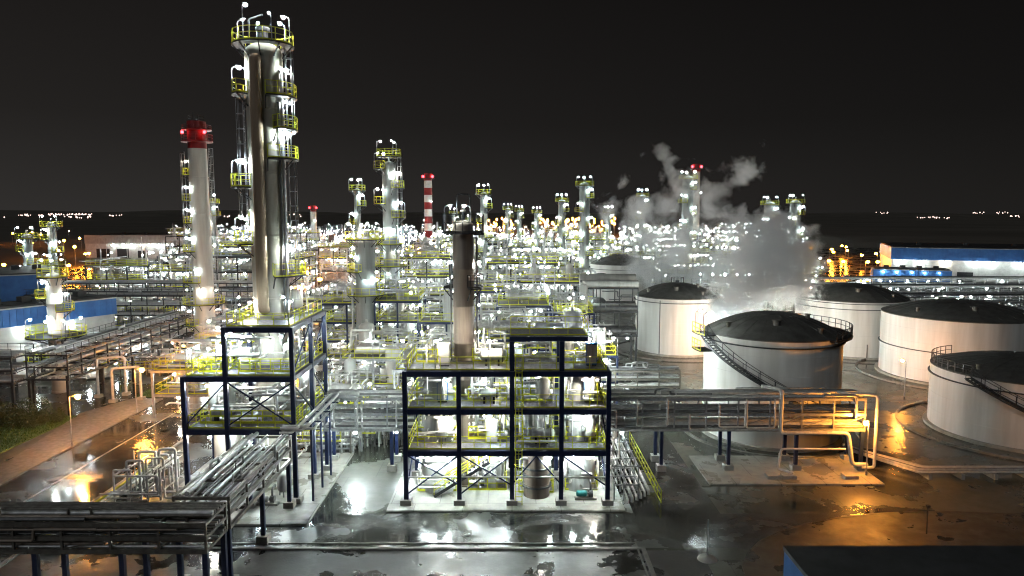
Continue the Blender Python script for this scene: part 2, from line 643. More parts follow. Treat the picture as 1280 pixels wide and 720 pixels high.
def poly(name, pts, z, m, thick=0.0):
    b = MB()
    n = len(pts)
    if thick:
        vs = [(p[0], p[1], z) for p in pts] + [(p[0], p[1], z - thick) for p in pts]
        fs = [tuple(range(n))] + [(i, n + i, n + (i + 1) % n, (i + 1) % n) for i in range(n)]
    else:
        vs, fs = [(p[0], p[1], z) for p in pts], [tuple(range(n))]
    b.add(vs, fs)
    return surf(name, b, m)

b = MB()
b.add([(-9000, -200, -.02), (9000, -200, -.02), (9000, 14000, -.02), (-9000, 14000, -.02)], [(0, 1, 2, 3)])
surf('ground', b, 'hill')
sheet('yard', -200, 20, 260, 520, 0, 'yard')
# low dark hills at the horizon
b = MB()
rg = random.Random(3)
xs_ = [-9000 + 300 * i for i in range(61)]
hh = [18 + 26 * abs(math.sin(i * .37 + 1)) + rg.uniform(0, 8) + (26 if i < 24 else 0) for i in range(61)]
vs, fs = [], []
for x, h in zip(xs_, hh):
    vs += [(x, 7600, -3), (x, 8300, h), (x, 9500, -3)]
for i in range(60):
    for k in (0, 1):
        fs.append((i * 3 + k, i * 3 + 3 + k, i * 3 + 4 + k, i * 3 + 1 + k))
b.add(vs, fs)
surf('hills', b, 'hill')
# left road, its centre line, kerbs and the brick pavement
sheet('left_road', -45.5, 40, -35.2, 190, .004, 'asph')
b = MB()
y = 46
b.box(-41.06, 46, .006, -40.94, 92, .012)
surf('road_marking', b, 'line')
b = MB()
b.box(-45.8, 40, .0, -45.5, 92, .14)
surf('left_kerb', b, 'kerb')
b = MB()
b.box(-35.2, 44, .0, -34.9, 78, .14)
surf('right_kerb', b, 'kerb')
poly('brick_pavement', [(-45.8, 40), (-45.8, 92), (-49.5, 92), (-52.2, 85), (-49.2, 69), (-47.6, 40)], .12, 'brick', .12)
sheet('front_road', -34.9, 49.9, 60, 55.9, .004, 'asph')
sheet('forecourt', -34.9, 30, 13.5, 49.5, .004, 'asphdry')
sheet('cross_road', -110, 92, -45.5, 99, .004, 'asph')
sheet('side_road', 9.8, 55.9, 16.8, 120, .004, 'asph')
sheet('tank_road', 16.8, 86.5, 130, 93.5, .008, 'asph')
poly('far_street', [(-44, 124.8), (-36, 124.8), (-62, 270), (-80, 270)], .008, 'slab')
poly('far_square', [(-58, 280), (-38, 280), (-62, 430), (-88, 430)], .008, 'slab')
# slabs under the process frames
def slab(name, x0, y0, x1, y1, z, m='slab'):
    b = MB()
    b.box(x0, y0, -.01, x1, y1, z)
    surf(name, b, m)
slab('centre_slab_floor', -10.2, 56.2, 9.2, 65.3, .13)
slab('side_slab_floor', -29.5, 53.6, -15.9, 70.5, .13)
slab('rack_slab_floor', 17.6, 62.0, 33.2, 69.6, .12)
b = MB()
b.box(-22, 49.55, 0, 9.3, 49.85, .12)
b.box(-22, 50.5, 0, 9.0, 50.66, .07)
b.box(9.3, 40, 0, 9.6, 49.85, .12)
b.box(9.0, 40, 0, 9.12, 50.66, .07)
surf('front_kerb', b, 'kerb')
# right foreground: curved kerb and an earth island
pts = []
for i in range(15):
    a = R(180 - i * 10.5)
    pts.append((34.5 + 20 * math.cos(a) * .95, 45 + 11.2 * math.sin(a)))
pts += [(56, 38), (16, 34)]
poly('earth_verge', [(p[0], p[1]) for p in pts][::-1], .05, 'earth', .05)
b = MB()
for p, q in zip(pts[:15], pts[1:15]):
    b.bar((p[0], p[1], .03), (q[0], q[1], .03), .16, .1)
surf('verge_kerb', b, 'earth')
# ================================================================== TANKS
def tank(label, x, y, rad, h, rise, stair=None, plat=None, railspan=None, shell='tankw', n=72, bund=True, hoops=(0.93,), vent=False, drops=()):
    t = thing('storage_tank', label, 'storage tank', (x, y, 0))
    b = MB()
    prof = [(rad, .3)]
    k = 1.9
    while k < h - .5:
        prof += [(rad, k), (rad + .012, k + .01), (rad + .012, k + .05), (rad, k + .06)]
        k += 1.9
    b.lathe(prof + [(rad, h)], n, (x, y))
    b.build('shell', shell, t)
    b = MB()
    prof = [(rad * 1.004, h + .003), (rad * 1.004, h + .1)]
    for i in range(1, 9):
        q = i / 9
        prof.append((rad * (1 - q), h + .1 + rise * (1 - (1 - q) ** 2)))
    prof.append((.3, h + .1 + rise))
    b.lathe(prof, n, (x, y))
    ro = b.build('roof', 'roof', t)
    if vent:
        v = MB()
        v.tube((x, y, h + rise), (x, y, h + rise + .5), .35, 10)
        for i in range(10):
            a = 2 * PI * i / 10
            v.bar((x + 1.1 * math.cos(a), y + 1.1 * math.sin(a), h + rise * .95), (x + 1.1 * math.cos(a), y + 1.1 * math.sin(a), h + rise + 1.0), .05)
        v.sector((x, y), 1.06, 1.14, 0, 2 * PI, h + rise + .95, h + rise + 1.02, 20)
        v.build('roof_vent', 'dark', ro)
    for (aa, q) in ((200, .8), (255, .62), (300, .85), (330, .5)):
        v = MB()
        vx, vy = x + rad * q * math.cos(R(aa)), y + rad * q * math.sin(R(aa))
        vz = h + .1 + rise * (1 - q ** 2)
        v.tube((vx, vy, vz - .1), (vx, vy, vz + .45), .22 + .15 * (aa % 2), 10)
        v.tube((vx, vy, vz + .45), (vx, vy, vz + .52), .34 + .15 * (aa % 2), 10)
        v.build('roof_hatch', 'oldsteel', ro)
    b = MB()
    for k in range(24):
        a = 2 * PI * k / 24
        pv = None
        for q in (.98, .8, .6, .4, .2):
            p_ = Vector((x + rad * q * math.cos(a), y + rad * q * math.sin(a), h + .115 + rise * (1 - q ** 2)))
            if pv:
                b.bar(pv, p_, .07, .05)
            pv = p_
    b.build('roof_rib', 'roof', ro)
    b = MB()
    b.lathe([(rad * 1.05, 0), (rad * 1.05, .29), (rad * .9, .29)], n, (x, y))
    b.build('foundation', 'conc', t)
    for hz in hoops:
        b = MB()
        b.sector((x, y), rad + .002, rad + .22, 0, 2 * PI, h * hz, h * hz + .1, n)
        b.build('wind_girder', 'dark', t)
    if railspan:
        b = MB()
        a0, a1 = R(railspan[0]), R(railspan[1])
        b.arcrail((x, y), rad - .1 if railspan[2] == 0 else rad + railspan[2], a0, a1, h + .05, 1.1, .06)
        if railspan[2]:
            b.sector((x, y), rad + .01, rad + railspan[2] + .1, a0, a1, h - .1, h + .05)
        b.build('railing', 'dark', t)
    if stair:
        a0, a1, zt = R(stair[0]), R(stair[1]), stair[2]
        m = int(abs(a1 - a0) * rad / .35)
        b, hr, hi_ = MB(), MB(), MB()
        prev = None
        for i in range(m + 1):
            a = a0 + (a1 - a0) * i / m
            z = zt + (.3 - zt) * i / m
            ci, si = math.cos(a), math.sin(a)
            p = [Vector((x + q * ci, y + q * si, z)) for q in (rad + .12, rad + .95)]
            b.bar(p[0], p[1], .3, .05)
            if prev:
                for u, v in zip(prev, p):
                    b.bar(u, v, .06, .26)
                for e in (.55, 1.05):
                    hr.bar(prev[1] + Vector((0, 0, e)), p[1] + Vector((0, 0, e)), .05)
                hi_.bar(prev[0] + Vector((0, 0, 1.05)), p[0] + Vector((0, 0, 1.05)), .05)
            if i % 4 == 0:
                for u, hh_ in zip(p, (hi_, hr)):
                    hh_.bar(u, u + Vector((0, 0, 1.05)), .05)
            prev = p
        st = b.build('stair', 'dark', t)
        hr.build('handrail', 'dark', st)
        hi_.build('handrail', 'dark', st)
    if plat:
        a, w = R(plat[0]), R(plat[1])
        b, q = MB(), MB()
        b.sector((x, y), rad + .01, rad + 1.5, a - w, a + w, h - .12, h)
        pl = b.build('platform', 'dark', t)
        b = MB()
        b.sector((x, y), rad + .01, rad + 1.5, a - w, a + w * .6, h - 1.9, h - 1.78)
        pl2 = b.build('platform', 'dark', t)
        for zz, k, pp in ((h, 1, pl), (h - 1.78, .6, pl2)):
            q = MB()
            q.arcrail((x, y), rad + 1.45, a - w, a + w * k, zz, 1.1, .06)
            q.build('railing', 'yellow', pp)
        for k in (-.6, .7):
            lamp(t, (x + (rad + 1.3) * math.cos(a + w * k), y + (rad + 1.3) * math.sin(a + w * k), h), a + PI, 'post', 'mid')
    for (ang, za, zb) in drops:
        b = MB()
        a = R(ang)
        b.tube((x + (rad + .1) * math.cos(a), y + (rad + .1) * math.sin(a), za), (x + (rad + .1) * math.cos(a), y + (rad + .1) * math.sin(a), zb), .08, 8)
        b.build('drain_pipe', 'piped', t)
    return t

tank('white storage tank nearest the long pipe rack, spiral stair across its front', 28.6, 78.3, 7.2, 11.2, 2.1,
     stair=(186, 338, 11.1), plat=(188, 11), railspan=(300, 425, .8), hoops=(.94,))
tank('white storage tank behind the steaming one on its left side, glowing orange at its foot', 29.3, 127, 7.3, 9.7, 2.2, hoops=(.93,), vent=True, railspan=(330, 400, .7), drops=((235, .3, 9.5),))
tank('small pale tank farthest back, half hidden by drifting steam', 27.5, 182, 7.6, 11.6, 2.2, hoops=(.9,))
tank('white storage tank with twin hoops left of the tank with the widest roof', 60.2, 127, 9.2, 9.4, 2.4, hoops=(.97, .87), drops=((285, 2, 9), (262, .3, 2.5)))
tank('widest white storage tank with a single hoop halfway up its wall', 67.0, 107, 10.4, 9.2, 2.0, hoops=(.5,), drops=((255, .3, 3), (248, .3, 2.2)))
tank('low white storage tank with railed roof cut off by the right edge', 57.0, 78.5, 9.2, 6.9, 1.5, stair=(204, 288, 6.8), railspan=(110, 204, .0), hoops=(.86,), plat=None, drops=((247, .3, 2.6),))
for (x, y, r_) in ((57.0, 78.5, 12.2), (67.0, 107, 13.4), (60.2, 127, 12.4), (28.6, 78.3, 9.2), (29.3, 127, 11)):
    b = MB()
    b.sector((x, y), r_, r_ + .3, 0, 2 * PI, 0, .22, 72)
    surf('tank_kerb', b, 'kerb')
# ================================================================== CENTRE FRAME
xs1, ys1 = [-8.75, -4.35, 0.0, 4.05, 7.9], [57.6, 64.4]
zs1 = [4.65, 8.15, 11.3]
T1 = thing('process_module', 'dark navy steel frame of three open storeys on the pale wet slab, lit from inside', 'steel structure', (0, 61, 0))
br = []
for a, b_ in ((0, 1), (1, 2)):
    br += [((xs1[a], 57.6, .9), (xs1[b_], 57.6, 4.3)), ((xs1[b_], 57.65, .9 + .8), (xs1[a], 57.65, 4.3))]
br += [((0, 57.6, 1.8), (2.0, 57.6, 4.2)), ((4.05, 57.6, 1.8), (2.0, 57.6, 4.2)), ((4.05, 57.6, 4.3), (7.9, 57.6, 1.6))]
br += [((-8.75, 57.8, 1), (-8.75, 64.2, 4.3)), ((7.9, 57.8, 1), (7.9, 64.2, 4.3)), ((7.9, 57.8, 4.9), (7.9, 64.2, 7.8))]
steel_frame(T1, xs1, ys1, zs1, .36, .43, 'navy', br)
# raised tier over the third bay
for x in (0.0, 4.05):
    for y in (57.6, 61.2):
        b = MB()
        b.box(x - .2, y - .2, 11.35, x + .2, y + .2, 13.8)
        b.build('upper_post', 'navy', T1)
b = MB()
b.box(-.2, 57.47, 13.8, 6.2, 57.73, 14.15)
b.box(-.2, 61.07, 13.8, 6.2, 61.33, 14.15)
for x in (0, 4.05):
    b.box(x - .13, 57.74, 13.8, x + .13, 61.06, 14.15)
b.build('upper_beam', 'navy', T1)
b = MB()
b.box(-.2, 57.8, 14.16, 6.2, 61.0, 14.22)
dk = b.build('deck', 'grate', T1)
b = MB()
b.rail([(-.1, 57.8, 14.22), (6.1, 57.8, 14.22), (6.1, 61, 14.22), (-.1, 61, 14.22), (-.1, 57.8, 14.22)])
b.build('railing', 'yellow', dk)
b = MB()
b.ladder((.55, 57.2), .15, 12.6, R(-90), .55)
b.build('caged_ladder', 'yellow', T1)
b = MB()
b.tube((-8.55, 57.5, 2.45), (7.7, 57.5, 2.45), .07, 8)
b.build('fire_main', 'pipew', T1)
b = MB()
b.box(-8.5, 64.65, 12.0, -4.6, 64.72, 12.02)
rg = random.Random(11)
for k, (za, zb) in enumerate(((.6, 4.2), (4.9, 7.8), (8.4, 11))):
    for x0_, x1_ in zip(xs1, xs1[1:]):
        b = MB()
        clutter(b, x0_ + .4, x1_ - .3, 58.8, 64, za, zb, 30, rg, .035, .13, 8)
        b.build('pipework', rg.choice(('pipe', 'pipew', 'pipew')), T1)
b = MB()
clutter(b, .6, 3.7, 58.2, 61.5, 11.5, 13.4, 9, rg, .05, .16, 8)
b.build('pipework', 'pipe', T1)
for z in (.15, 4.7, 8.2):
    for x0_, x1_ in zip(xs1, xs1[1:]):
        b = MB()
        y = 60.0 + (x0_ % .7)
        b.rail([(x0_ + .6, y, z), (x1_ - .5, y, z), (x1_ - .5, y + 2.2, z)], 1.1, .9, .085)
        b.build('inner_railing', 'yellow', T1)
        b = MB()
        b.ladder((x1_ - .9, 63.2), z, z + 3.2, R(-90), .5, False, .06)
        b.build('ladder', 'yellow', T1)
b = MB()
clutter(b, -8.3, -5.4, 59.2, 63.8, 11.5, 13.6, 22, rg, .035, .1, 8)
b.build('pipework', 'pipew', T1)
b = MB()
clutter(b, -3.2, -.6, 59.2, 63.8, 11.5, 13.8, 24, rg, .035, .1, 8)
b.build('pipework', 'pipew', T1)
b = MB()
clutter(b, 4.6, 7.5, 59.2, 63.8, 11.5, 13.6, 22, rg, .035, .1, 8)
b.build('pipework', 'pipew', T1)
for (xa_, xb_, y) in ((-8.2, -5.5, 61), (-3.4, -.4, 61.4), (4.4, 7.5, 60.6)):
    b = MB()
    b.rail([(xa_, y, 11.36), (xb_, y, 11.36), (xb_, y + 2, 11.36)], 1.1, .9, .08)
    b.build('inner_railing', 'yellow', T1)
# yellow tie rods / guard posts that stand between floors
for k, z in enumerate((4.7, 8.2)):
    b = MB()
    for x in (-7.9, -2.2, -1.0, .9, 2.8, 6.6, 7.1):
        b.bar((x, 58.6 + (x % 1), z), (x, 58.6 + (x % 1), z + 1.9), .07)
        b.bar((x - .35, 58.6 + (x % 1), z + 1.2), (x + .35, 58.6 + (x % 1), z + 1.2), .05)
    b.build('guard_post', 'yellow', T1)
for z in (4.2, 7.7, 10.85):
    for (x, y) in ((-5.3, 58.5), (-2.2, 58.9), (2.2, 60.5), (6.2, 58.6), (-7.6, 62.5), (-1.4, 62.8), (4.9, 62.8)):
        lamp(T1, (x + rg.uniform(-.3, .3), y, z), 0, 'hang')
for (x, y, rz) in ((-6.3, 58.1, 90), (-1.9, 58.1, 90), (6.6, 59.1, 100), (-8, 63.6, -90), (-3, 63.9, -90), (5.6, 63.9, -90)):
    lamp(T1, (x, y, 11.35), R(rz), 'post')
for (x, y) in ((-6.8, 58.6), (-3.4, 60.6), (-.9, 58.7), (1.2, 61.8), (3.2, 58.8), (5.2, 59.4), (7.2, 60.5), (-7.8, 61)):
    lamp(T1, (x, y, 4.15), 0, 'hang')
# vessels in the frame
def vessel(label, x, y, r, z0, z1, m='clad', flanges=(), legs=True, n=32, name='process_vessel'):
    t = thing(name, label, 'vessel', (x, y, z0))
    b = MB()
    h = r * .45
    prof = [(r * .3, z0 + .7), (r * .8, z0 + .8), (r, z0 + .7 + h)]
    prof += [(r, z1 - h)] + [(r * math.cos(q), z1 - h + h * math.sin(q)) for q in (R(25), R(50), R(72))] + [(.2, z1), (.2, z1 + .35), (.3, z1 + .36), (.3, z1 + .46), (.05, z1 + .46)]
    b.lathe(prof, n, (x, y))
    b.build('shell', m, t)
    b = MB()
    b.lathe([(r * .97, z0), (r * .97, z0 + .68 + h * .8)], n, (x, y))
    b.build('skirt', m, t)
    for z in flanges:
        b = MB()
        b.sector((x, y), r * .99, r * 1.12, 0, 2 * PI, z, z + .14, n)
        b.build('flange', 'piped', t)
    return t
vessel('wide bright silver vessel rising through the first bay of the centre frame', -6.3, 61.2, 1.55, .13, 10.6, flanges=(3.0, 7))
vessel('flanged grey reactor standing low in the third bay of the centre frame', 2.1, 59.6, 1.15, .13, 4.4, 'rust', flanges=(1.0, 2.0, 2.6))
vessel('round topped silver drum on the middle floor of the third bay', 2.1, 61.4, 1.15, 4.7, 7.6)
vessel('tall bright silver vessel in the last bay beside the ground pipes', 5.9, 61.4, 1.35, .13, 10.7, flanges=(4.0, 7.5))
vessel('small silver drum on the ground behind the stair in the second bay', -1.6, 62.0, .95, .13, 3.6)
# bare column E
E = column('bare_column', 'bare brownish steel column rising from the centre frame, dark basket platform at its head', 'column', -4.2, 62.2, .92, zy(283, 62),
           plats=[(zy(359, 62), 60, 250, 1.75, [(150, 'wall'), (20, 'wall')])], shell='rust', seams=3.2, railc='dark', risers=((20, .3, .09, 12, 22, 'piped'), (200, .22, .06, 5, 20, 'piped')))
zt = zy(291, 62)
b = MB()
b.sector((-4.2, 62.2), .95, 1.55, 0, 2 * PI, zt - .1, zt)
b.bar((-5.9, 62.2, zt - .1), (-2.4, 62.2, zt - .1), .2)
pl = b.build('platform', 'dark', E)
b = MB()
b.rail([(-5.85, 60.8, zt), (-2.5, 60.8, zt), (-2.5, 63.6, zt), (-5.85, 63.6, zt), (-5.85, 60.8, zt)], 1.6, .6, .06)
b.build('railing', 'dark', pl)
b = MB()
b.pipe([(-4.75, 62.2, zt), (-4.75, 62.2, zt + 3.3), (-3.6, 62.2, zt + 3.3), (-3.6, 62.2, zt)], .05, 6, .3)
b.pipe([(-4.2, 62.2, zt + .8), (-4.2, 62.2, zt + 2.2)], .16, 8)
b.build('lifting_davit', 'dark', E)
lamp(E, (-3.55, 62.1, zt), PI, 'post')  # basket lamps, one more added to brighten the dark upper shaft
lamp(E, (-5.7, 61.0, zt), R(30), 'post')
# stair in the second bay
S = thing('access_stair', 'yellow railed stair climbing under the first floor of the centre frame', 'stair', (-4, 58.8, .13))
b = MB()
for sgn in (0, .9):
    b.bar((-6.6, 58.9 + sgn, .2), (-1.9, 58.9 + sgn, 3.2), .07, .25)
b.build('stringer', 'dark', S)
b = MB()
for i in range(14):
    q = i / 13
    b.box(-6.6 + 4.7 * q - .14, 58.95, .25 + 3.0 * q, -6.6 + 4.7 * q + .14, 59.75, .3 + 3.0 * q)
b.build('tread', 'grate', S)
for sgn in (0, .9):
    b = MB()
    for e in (.55, 1.05):
        b.bar((-6.6, 58.9 + sgn, .2 + e), (-1.9, 58.9 + sgn, 3.2 + e), .06)
    for i in range(6):
        q = i / 5
        b.bar((-6.6 + 4.7 * q, 58.9 + sgn, .2 + 3 * q), (-6.6 + 4.7 * q, 58.9 + sgn, 1.25 + 3 * q), .06)
    b.build('handrail', 'yellow', S)
# pumps
def pump(label, x, y, m, rz=0):
    t = thing('pump', label, 'pump', (x, y, .13))
    b = MB()
    b.box(x - .9, y - .3, .13, x + .9, y + .3, .3)
    b.build('base_plate', 'conc', t)
    b = MB()
    b.drum((x - .7, y, .62), (x + .05, y, .62), .26, 14)
    b.build('motor', m, t)
    b = MB()
    b.tube((x + .25, y, .62), (x + .6, y, .62), .3, 14)
    b.tube((x + .05, y, .62), (x + .25, y, .62), .09, 8)
    b.pipe([(x + .42, y, .8), (x + .42, y, 1.5), (x + .42, y + .8, 1.5)], .09, 8)
    b.build('casing', 'piped', t)
    return t
pump('teal pump on the slab under the last bay of the centre frame', 6.2, 58.6, 'teal')
pump('grey pump set beside the skirt of the big left column', -20.2, 57.4, 'steel')
pump('grey pump at the foot of the wide vessel in the first bay', -3.0, 61.0, 'steel')

def small_kit(kind, label, x, y, z, s_=1.0):
    if kind == 'drum':
        t = thing('small_drum', label, 'drum', (x, y, z))
        b = MB()
        b.lathe([(.42 * s_, z + .5), (.55 * s_, z + .7), (.55 * s_, z + 1.9), (.4 * s_, z + 2.15), (.1, z + 2.25), (.1, z + 2.5)], 18, (x, y))
        b.build('shell', 'cladw', t)
        for a in (45, 165, 285):
            b = MB()
            b.bar((x + .4 * s_ * math.cos(R(a)), y + .4 * s_ * math.sin(R(a)), z + .05), (x + .4 * s_ * math.cos(R(a)), y + .4 * s_ * math.sin(R(a)), z + .75), .09)
            b.build('leg', 'steel', t)
        b = MB()
        b.pipe([(x, y, z + 2.4), (x, y, z + 2.75), (x + .9, y, z + 2.75), (x + .9, y, z + .1)], .07, 8)
        b.build('pipe', 'pipew', t)
    elif kind == 'exchanger':
        t = thing('heat_exchanger', label, 'heat exchanger', (x, y, z))
        b = MB()
        b.drum((x - .95 * s_, y, z + .9), (x + .8 * s_, y, z + .9), .42 * s_, 18)
        b.build('shell', 'clad', t)
        b = MB()
        b.tube((x + .6 * s_, y, z + .9), (x + .7 * s_, y, z + .9), .54 * s_, 18)
        b.build('flange', 'oldsteel', t)
        for q in (-.6, .35):
            b = MB()
            b.box(x + q * s_ - .08, y - .35, z + .05, x + q * s_ + .08, y + .35, z + .62)
            b.build('saddle', 'dark', t)
        b = MB()
        b.pipe([(x - .4, y, z + 1.2), (x - .4, y, z + 2.1), (x - .4, y + .9, z + 2.1)], .09, 8)
        b.build('pipe', 'pipe', t)
    else:
        t = thing('control_cabinet', label, 'cabinet', (x, y, z))
        b = MB()
        b.box(x - .45, y - .25, z + .15, x + .45, y + .25, z + 1.9)
        b.box(x - .5, y - .3, z + 1.9, x + .5, y + .3, z + 1.97)
        b.build('body', 'bluewall' if s_ > 1 else 'white', t, smooth=False)
        b = MB()
        b.box(x - .4, y - .275, z + .3, x + .4, y - .252, z + 1.8)
        b.build('door', 'greywall', t, smooth=False)
        b = MB()
        b.box(x - .4, y - .2, z + .03, x + .4, y + .2, z + .15)
        b.build('plinth', 'dark', t, smooth=False)
    return t
rg = random.Random(61)
fl = {4.69: 'first floor', 8.19: 'second floor', 11.34: 'top deck'}
by = ('first', 'second', 'third', 'last')
for z, fn in fl.items():
    for k in range(4):
        if z > 11 and k == 2:
            continue
        kind = ('exchanger', 'drum', 'cabinet')[(k + int(z)) % 3]
        nm = {'exchanger': 'pale exchanger', 'drum': 'small pale drum', 'cabinet': 'control cabinet'}[kind]
        small_kit(kind, '%s standing on the %s of the centre frame, %s bay' % (nm, fn, by[k]), (xs1[k] + xs1[k + 1]) / 2 + rg.uniform(.3, .9), 59.2 + rg.uniform(0, .5), z, rg.choice((.85, 1.0, 1.1)))
        if k in (1, 3):
            small_kit('drum', 'slender pale drum at the back of the %s of the centre frame, %s bay' % (fn, by[k]), xs1[k] + 1.0, 62.8, z, .7)
for i, (x, y, z, kind, lb) in enumerate(((-24.6, 60, 6.34, 'exchanger', 'pale exchanger on the first deck at the left end of the stepped frame'), (-21, 60.4, 6.34, 'drum', 'small pale drum on the first deck in front of the tallest column'),
        (-19.2, 61.2, 10.79, 'drum', 'small pale drum on the second deck right of the tallest column'), (-24.6, 64.6, 10.79, 'exchanger', 'pale exchanger on the second deck left of the tallest column'), (-22.6, 60.2, 10.79, 'cabinet', 'control cabinet on the second deck before the tallest column'),
        (-20, 66.5, 14.89, 'drum', 'small pale drum on the top deck beside the tallest column'), (-26, 58.9, .13, 'exchanger', 'pale exchanger on the slab under the stepped frame'), (-19.4, 59.2, .13, 'drum', 'small pale drum on the slab at the right leg of the stepped frame'))):
    small_kit(kind, lb, x, y, z)
# dense pipe clusters on the ground behind the long rack
def pipe_cluster(label, x, y, w, dp, h, seed, group='pipe clusters behind the long rack', size='mid', nl=3):
    rg = random.Random(seed)
    t = thing('pipe_cluster', label, 'pipework', (x, y, 0), group)
    for mt, n in (('pipew', 26), ('pipe', 26), ('piped', 12)):
        b = MB()
        clutter(b, x - w / 2, x + w / 2, y - dp / 2, y + dp / 2, .2, h, n, rg, .05, .16, 6)
        for k in range(5):
            px_, py_ = x + rg.uniform(-w / 2, w / 2), y + rg.uniform(-dp / 2, dp / 2)
            b.pipe([(px_, py_, 0), (px_, py_, h * rg.uniform(.6, 1)), (px_ + 1.2, py_, h * .6), (px_ + 1.2, py_, 0)], .1, 6)
        b.build('pipework', mt, t)
    b = MB()
    for k in range(3):
        yy = y - dp / 2 + dp * k / 2
        for q in range(int(w / 2) + 1):
            b.bar((x - w / 2 + 2 * q, yy, 0), (x - w / 2 + 2 * q, yy, h * .8), .14)
        b.bar((x - w / 2, yy, h * .8), (x + w / 2, yy, h * .8), .14)
    b.build('support', 'oldsteel', t)
    b = MB()
    yy = y - dp / 2 - .3
    b.rail([(x - w / 2, yy, h * .45), (x + w / 2 * rg.uniform(-.2, 1), yy, h * .45)], 1.1, 1.2, .06)
    if nl < 8:
        b.build('railing', 'yellow', t)
    for k in range(nl):
        lamp(t, (x + rg.uniform(-w / 2, w / 2), y + rg.uniform(-dp / 2, dp / 2), h * rg.uniform(.3, .9)), rg.uniform(0, 6), 'post', size)
for i, (px, d, w, h, lb) in enumerate((
    (410, 73, 7, 3.2, 'tangle of pale pipes right behind the left end of the long rack'),
    (470, 75, 6, 3.6, 'tangle of pale pipes behind the long rack, just left of the centre frame'),
    (520, 76, 6, 4.6, 'tangle of pale pipes behind the first bay of the centre frame'),
    (585, 74, 7, 5.5, 'tangle of pale pipes behind the second bay of the centre frame'),
    (655, 76, 7, 5.5, 'tangle of pale pipes behind the third bay of the centre frame'),
    (730, 75, 6, 4.6, 'tangle of pale pipes behind the last bay of the centre frame'),
    (440, 98, 7, 4.2, 'tangle of pale pipes before the four storey navy mid frame'),
    (520, 90, 7, 5.0, 'tangle of pale pipes between the low frames behind the centre frame'),
    (575, 104, 8, 6.0, 'tall tangle of pipes behind the bare brown column'),
    (690, 92, 6, 5.2, 'tangle of pale pipes before the squat pale column'),
    (150, 118, 12, 2.6, 'low tangle of pipes behind the lower blue shed corner'),
    (205, 108, 12, 2.8, 'low tangle of pipes left of the red topped chimney foot'),
    (300, 112, 10, 3.2, 'low tangle of pipes behind the tallest column'),
    (250, 140, 18, 3.6, 'wide tangle of pipes behind the red topped chimney'),
    (340, 128, 10, 4.0, 'tangle of pipes right of the tallest column beyond the dark rack'))):
    pipe_cluster(lb, (px - 640) / 900 * d, d, w, 5.5, h, 700 + i)
for i, (px, d, w, h) in enumerate(((150, 142, 14, 3.4), (205, 146, 14, 4.2), (175, 168, 16, 4), (245, 170, 16, 5), (300, 150, 12, 4.4), (330, 172, 14, 5), (215, 200, 18, 4.2), (140, 196, 18, 3.6), (275, 196, 16, 6), (185, 232, 20, 4), (118, 150, 12, 3), (310, 134, 9, 3.6))):
    pipe_cluster('lamp lit pipe tangle among the dark racks between the blue sheds and the tallest column', (px - 640) / 900 * d, d, w, 6, h, 740 + i, 'pipe tangles among the left racks', 'far', 8)
for i, (x, y, w) in enumerate(((84, 159, 16), (104, 160, 16), (124, 159, 16), (70, 178, 14), (92, 179, 16), (114, 178, 16), (136, 179, 16), (78, 200, 16), (100, 201, 18), (124, 200, 18), (148, 201, 18))):
    pipe_cluster('lamp lit pipe tangle between the racks behind the right hand tanks', x, y, w, 6, 4.2, 770 + i, 'pipe tangles behind the right tanks', 'far', 8)
# ================================================================== LEFT FRAME + MAIN COLUMN
xs2, ys2 = [-27.0, -23.5, -18.0], [58.0, 63.6, 68.4]
T2 = thing('process_module', 'stepped navy steel frame around the foot of the tallest silver column', 'steel structure', (-22.5, 63, 0))
br = [((-23.5, 58, 6.6), (-18, 58, 10.3)), ((-18, 58.06, 6.6), (-23.5, 58.06, 10.3)), ((-27, 58, 6.6), (-23.5, 58, 10.3)),
      ((-18, 58, 10.9), (-18, 63.6, 14.4)), ((-18, 63.6, 10.9), (-18, 68.4, 14.4)), ((-18, 63.6, 6.5), (-18, 58, 10.2)), ((-18, 68.4, 6.5), (-18, 63.6, 10.2))]
steel_frame(T2, xs2, ys2, [6.3, 10.75, 14.85], .34, .42, 'navy', br, tops=[10.75, 14.85, 14.85], foot=.48)
rg = random.Random(5)
for (za, zb, mt) in ((.6, 5.8, 'pipew'), (6.8, 10, 'pipe'), (11.3, 14, 'pipew'), (6.8, 10, 'pipew')):
    b = MB()
    clutter(b, -26.5, -18.5, 58.8, 67.5, za, zb, 26, rg, .035, .13, 8)
    b.build('pipework', mt, T2)
for (z, xa_, xb_) in ((6.36, -26.4, -18.5), (10.81, -26.4, -24.2), (10.81, -22.9, -18.6)):
    b = MB()
    b.rail([(xa_, 59.6, z), (xb_, 59.6, z), (xb_, 62.2, z)], 1.1, .9, .08)
    b.build('inner_railing', 'yellow', T2)
for z in (5.75, 10.2, 14.3):
    for (x, y) in ((-25.6, 59.4), (-22.6, 59.6), (-19.4, 59.8), (-19.3, 65.8), (-24, 66), (-26, 63)):
        if z > 14 and x < -23.6:
            continue
        lamp(T2, (x, y, z), 0, 'hang')
for (x, y, z, rz) in ((-26.4, 58.4, 10.8, 60), (-24.4, 58.4, 10.8, 90), (-22.6, 58.5, 14.9, 90), (-18.5, 59, 14.9, 150), (-18.5, 67, 14.9, 200), (-26.5, 66, 10.8, -30)):
    lamp(T2, (x, y, z), R(rz), 'post')
vessel('white drum on the upper floor at the left end of the stepped frame', -25.3, 61.5, 1.1, 6.4, 10.2, 'cladw')
vessel('pale vessel on the ground floor at the left end of the stepped frame', -25.3, 62.5, 1.2, .13, 5.6, 'cladw')
vessel('slim silver drum right of the tallest column inside the stepped frame', -19.3, 66.6, .8, 6.4, 9.8)

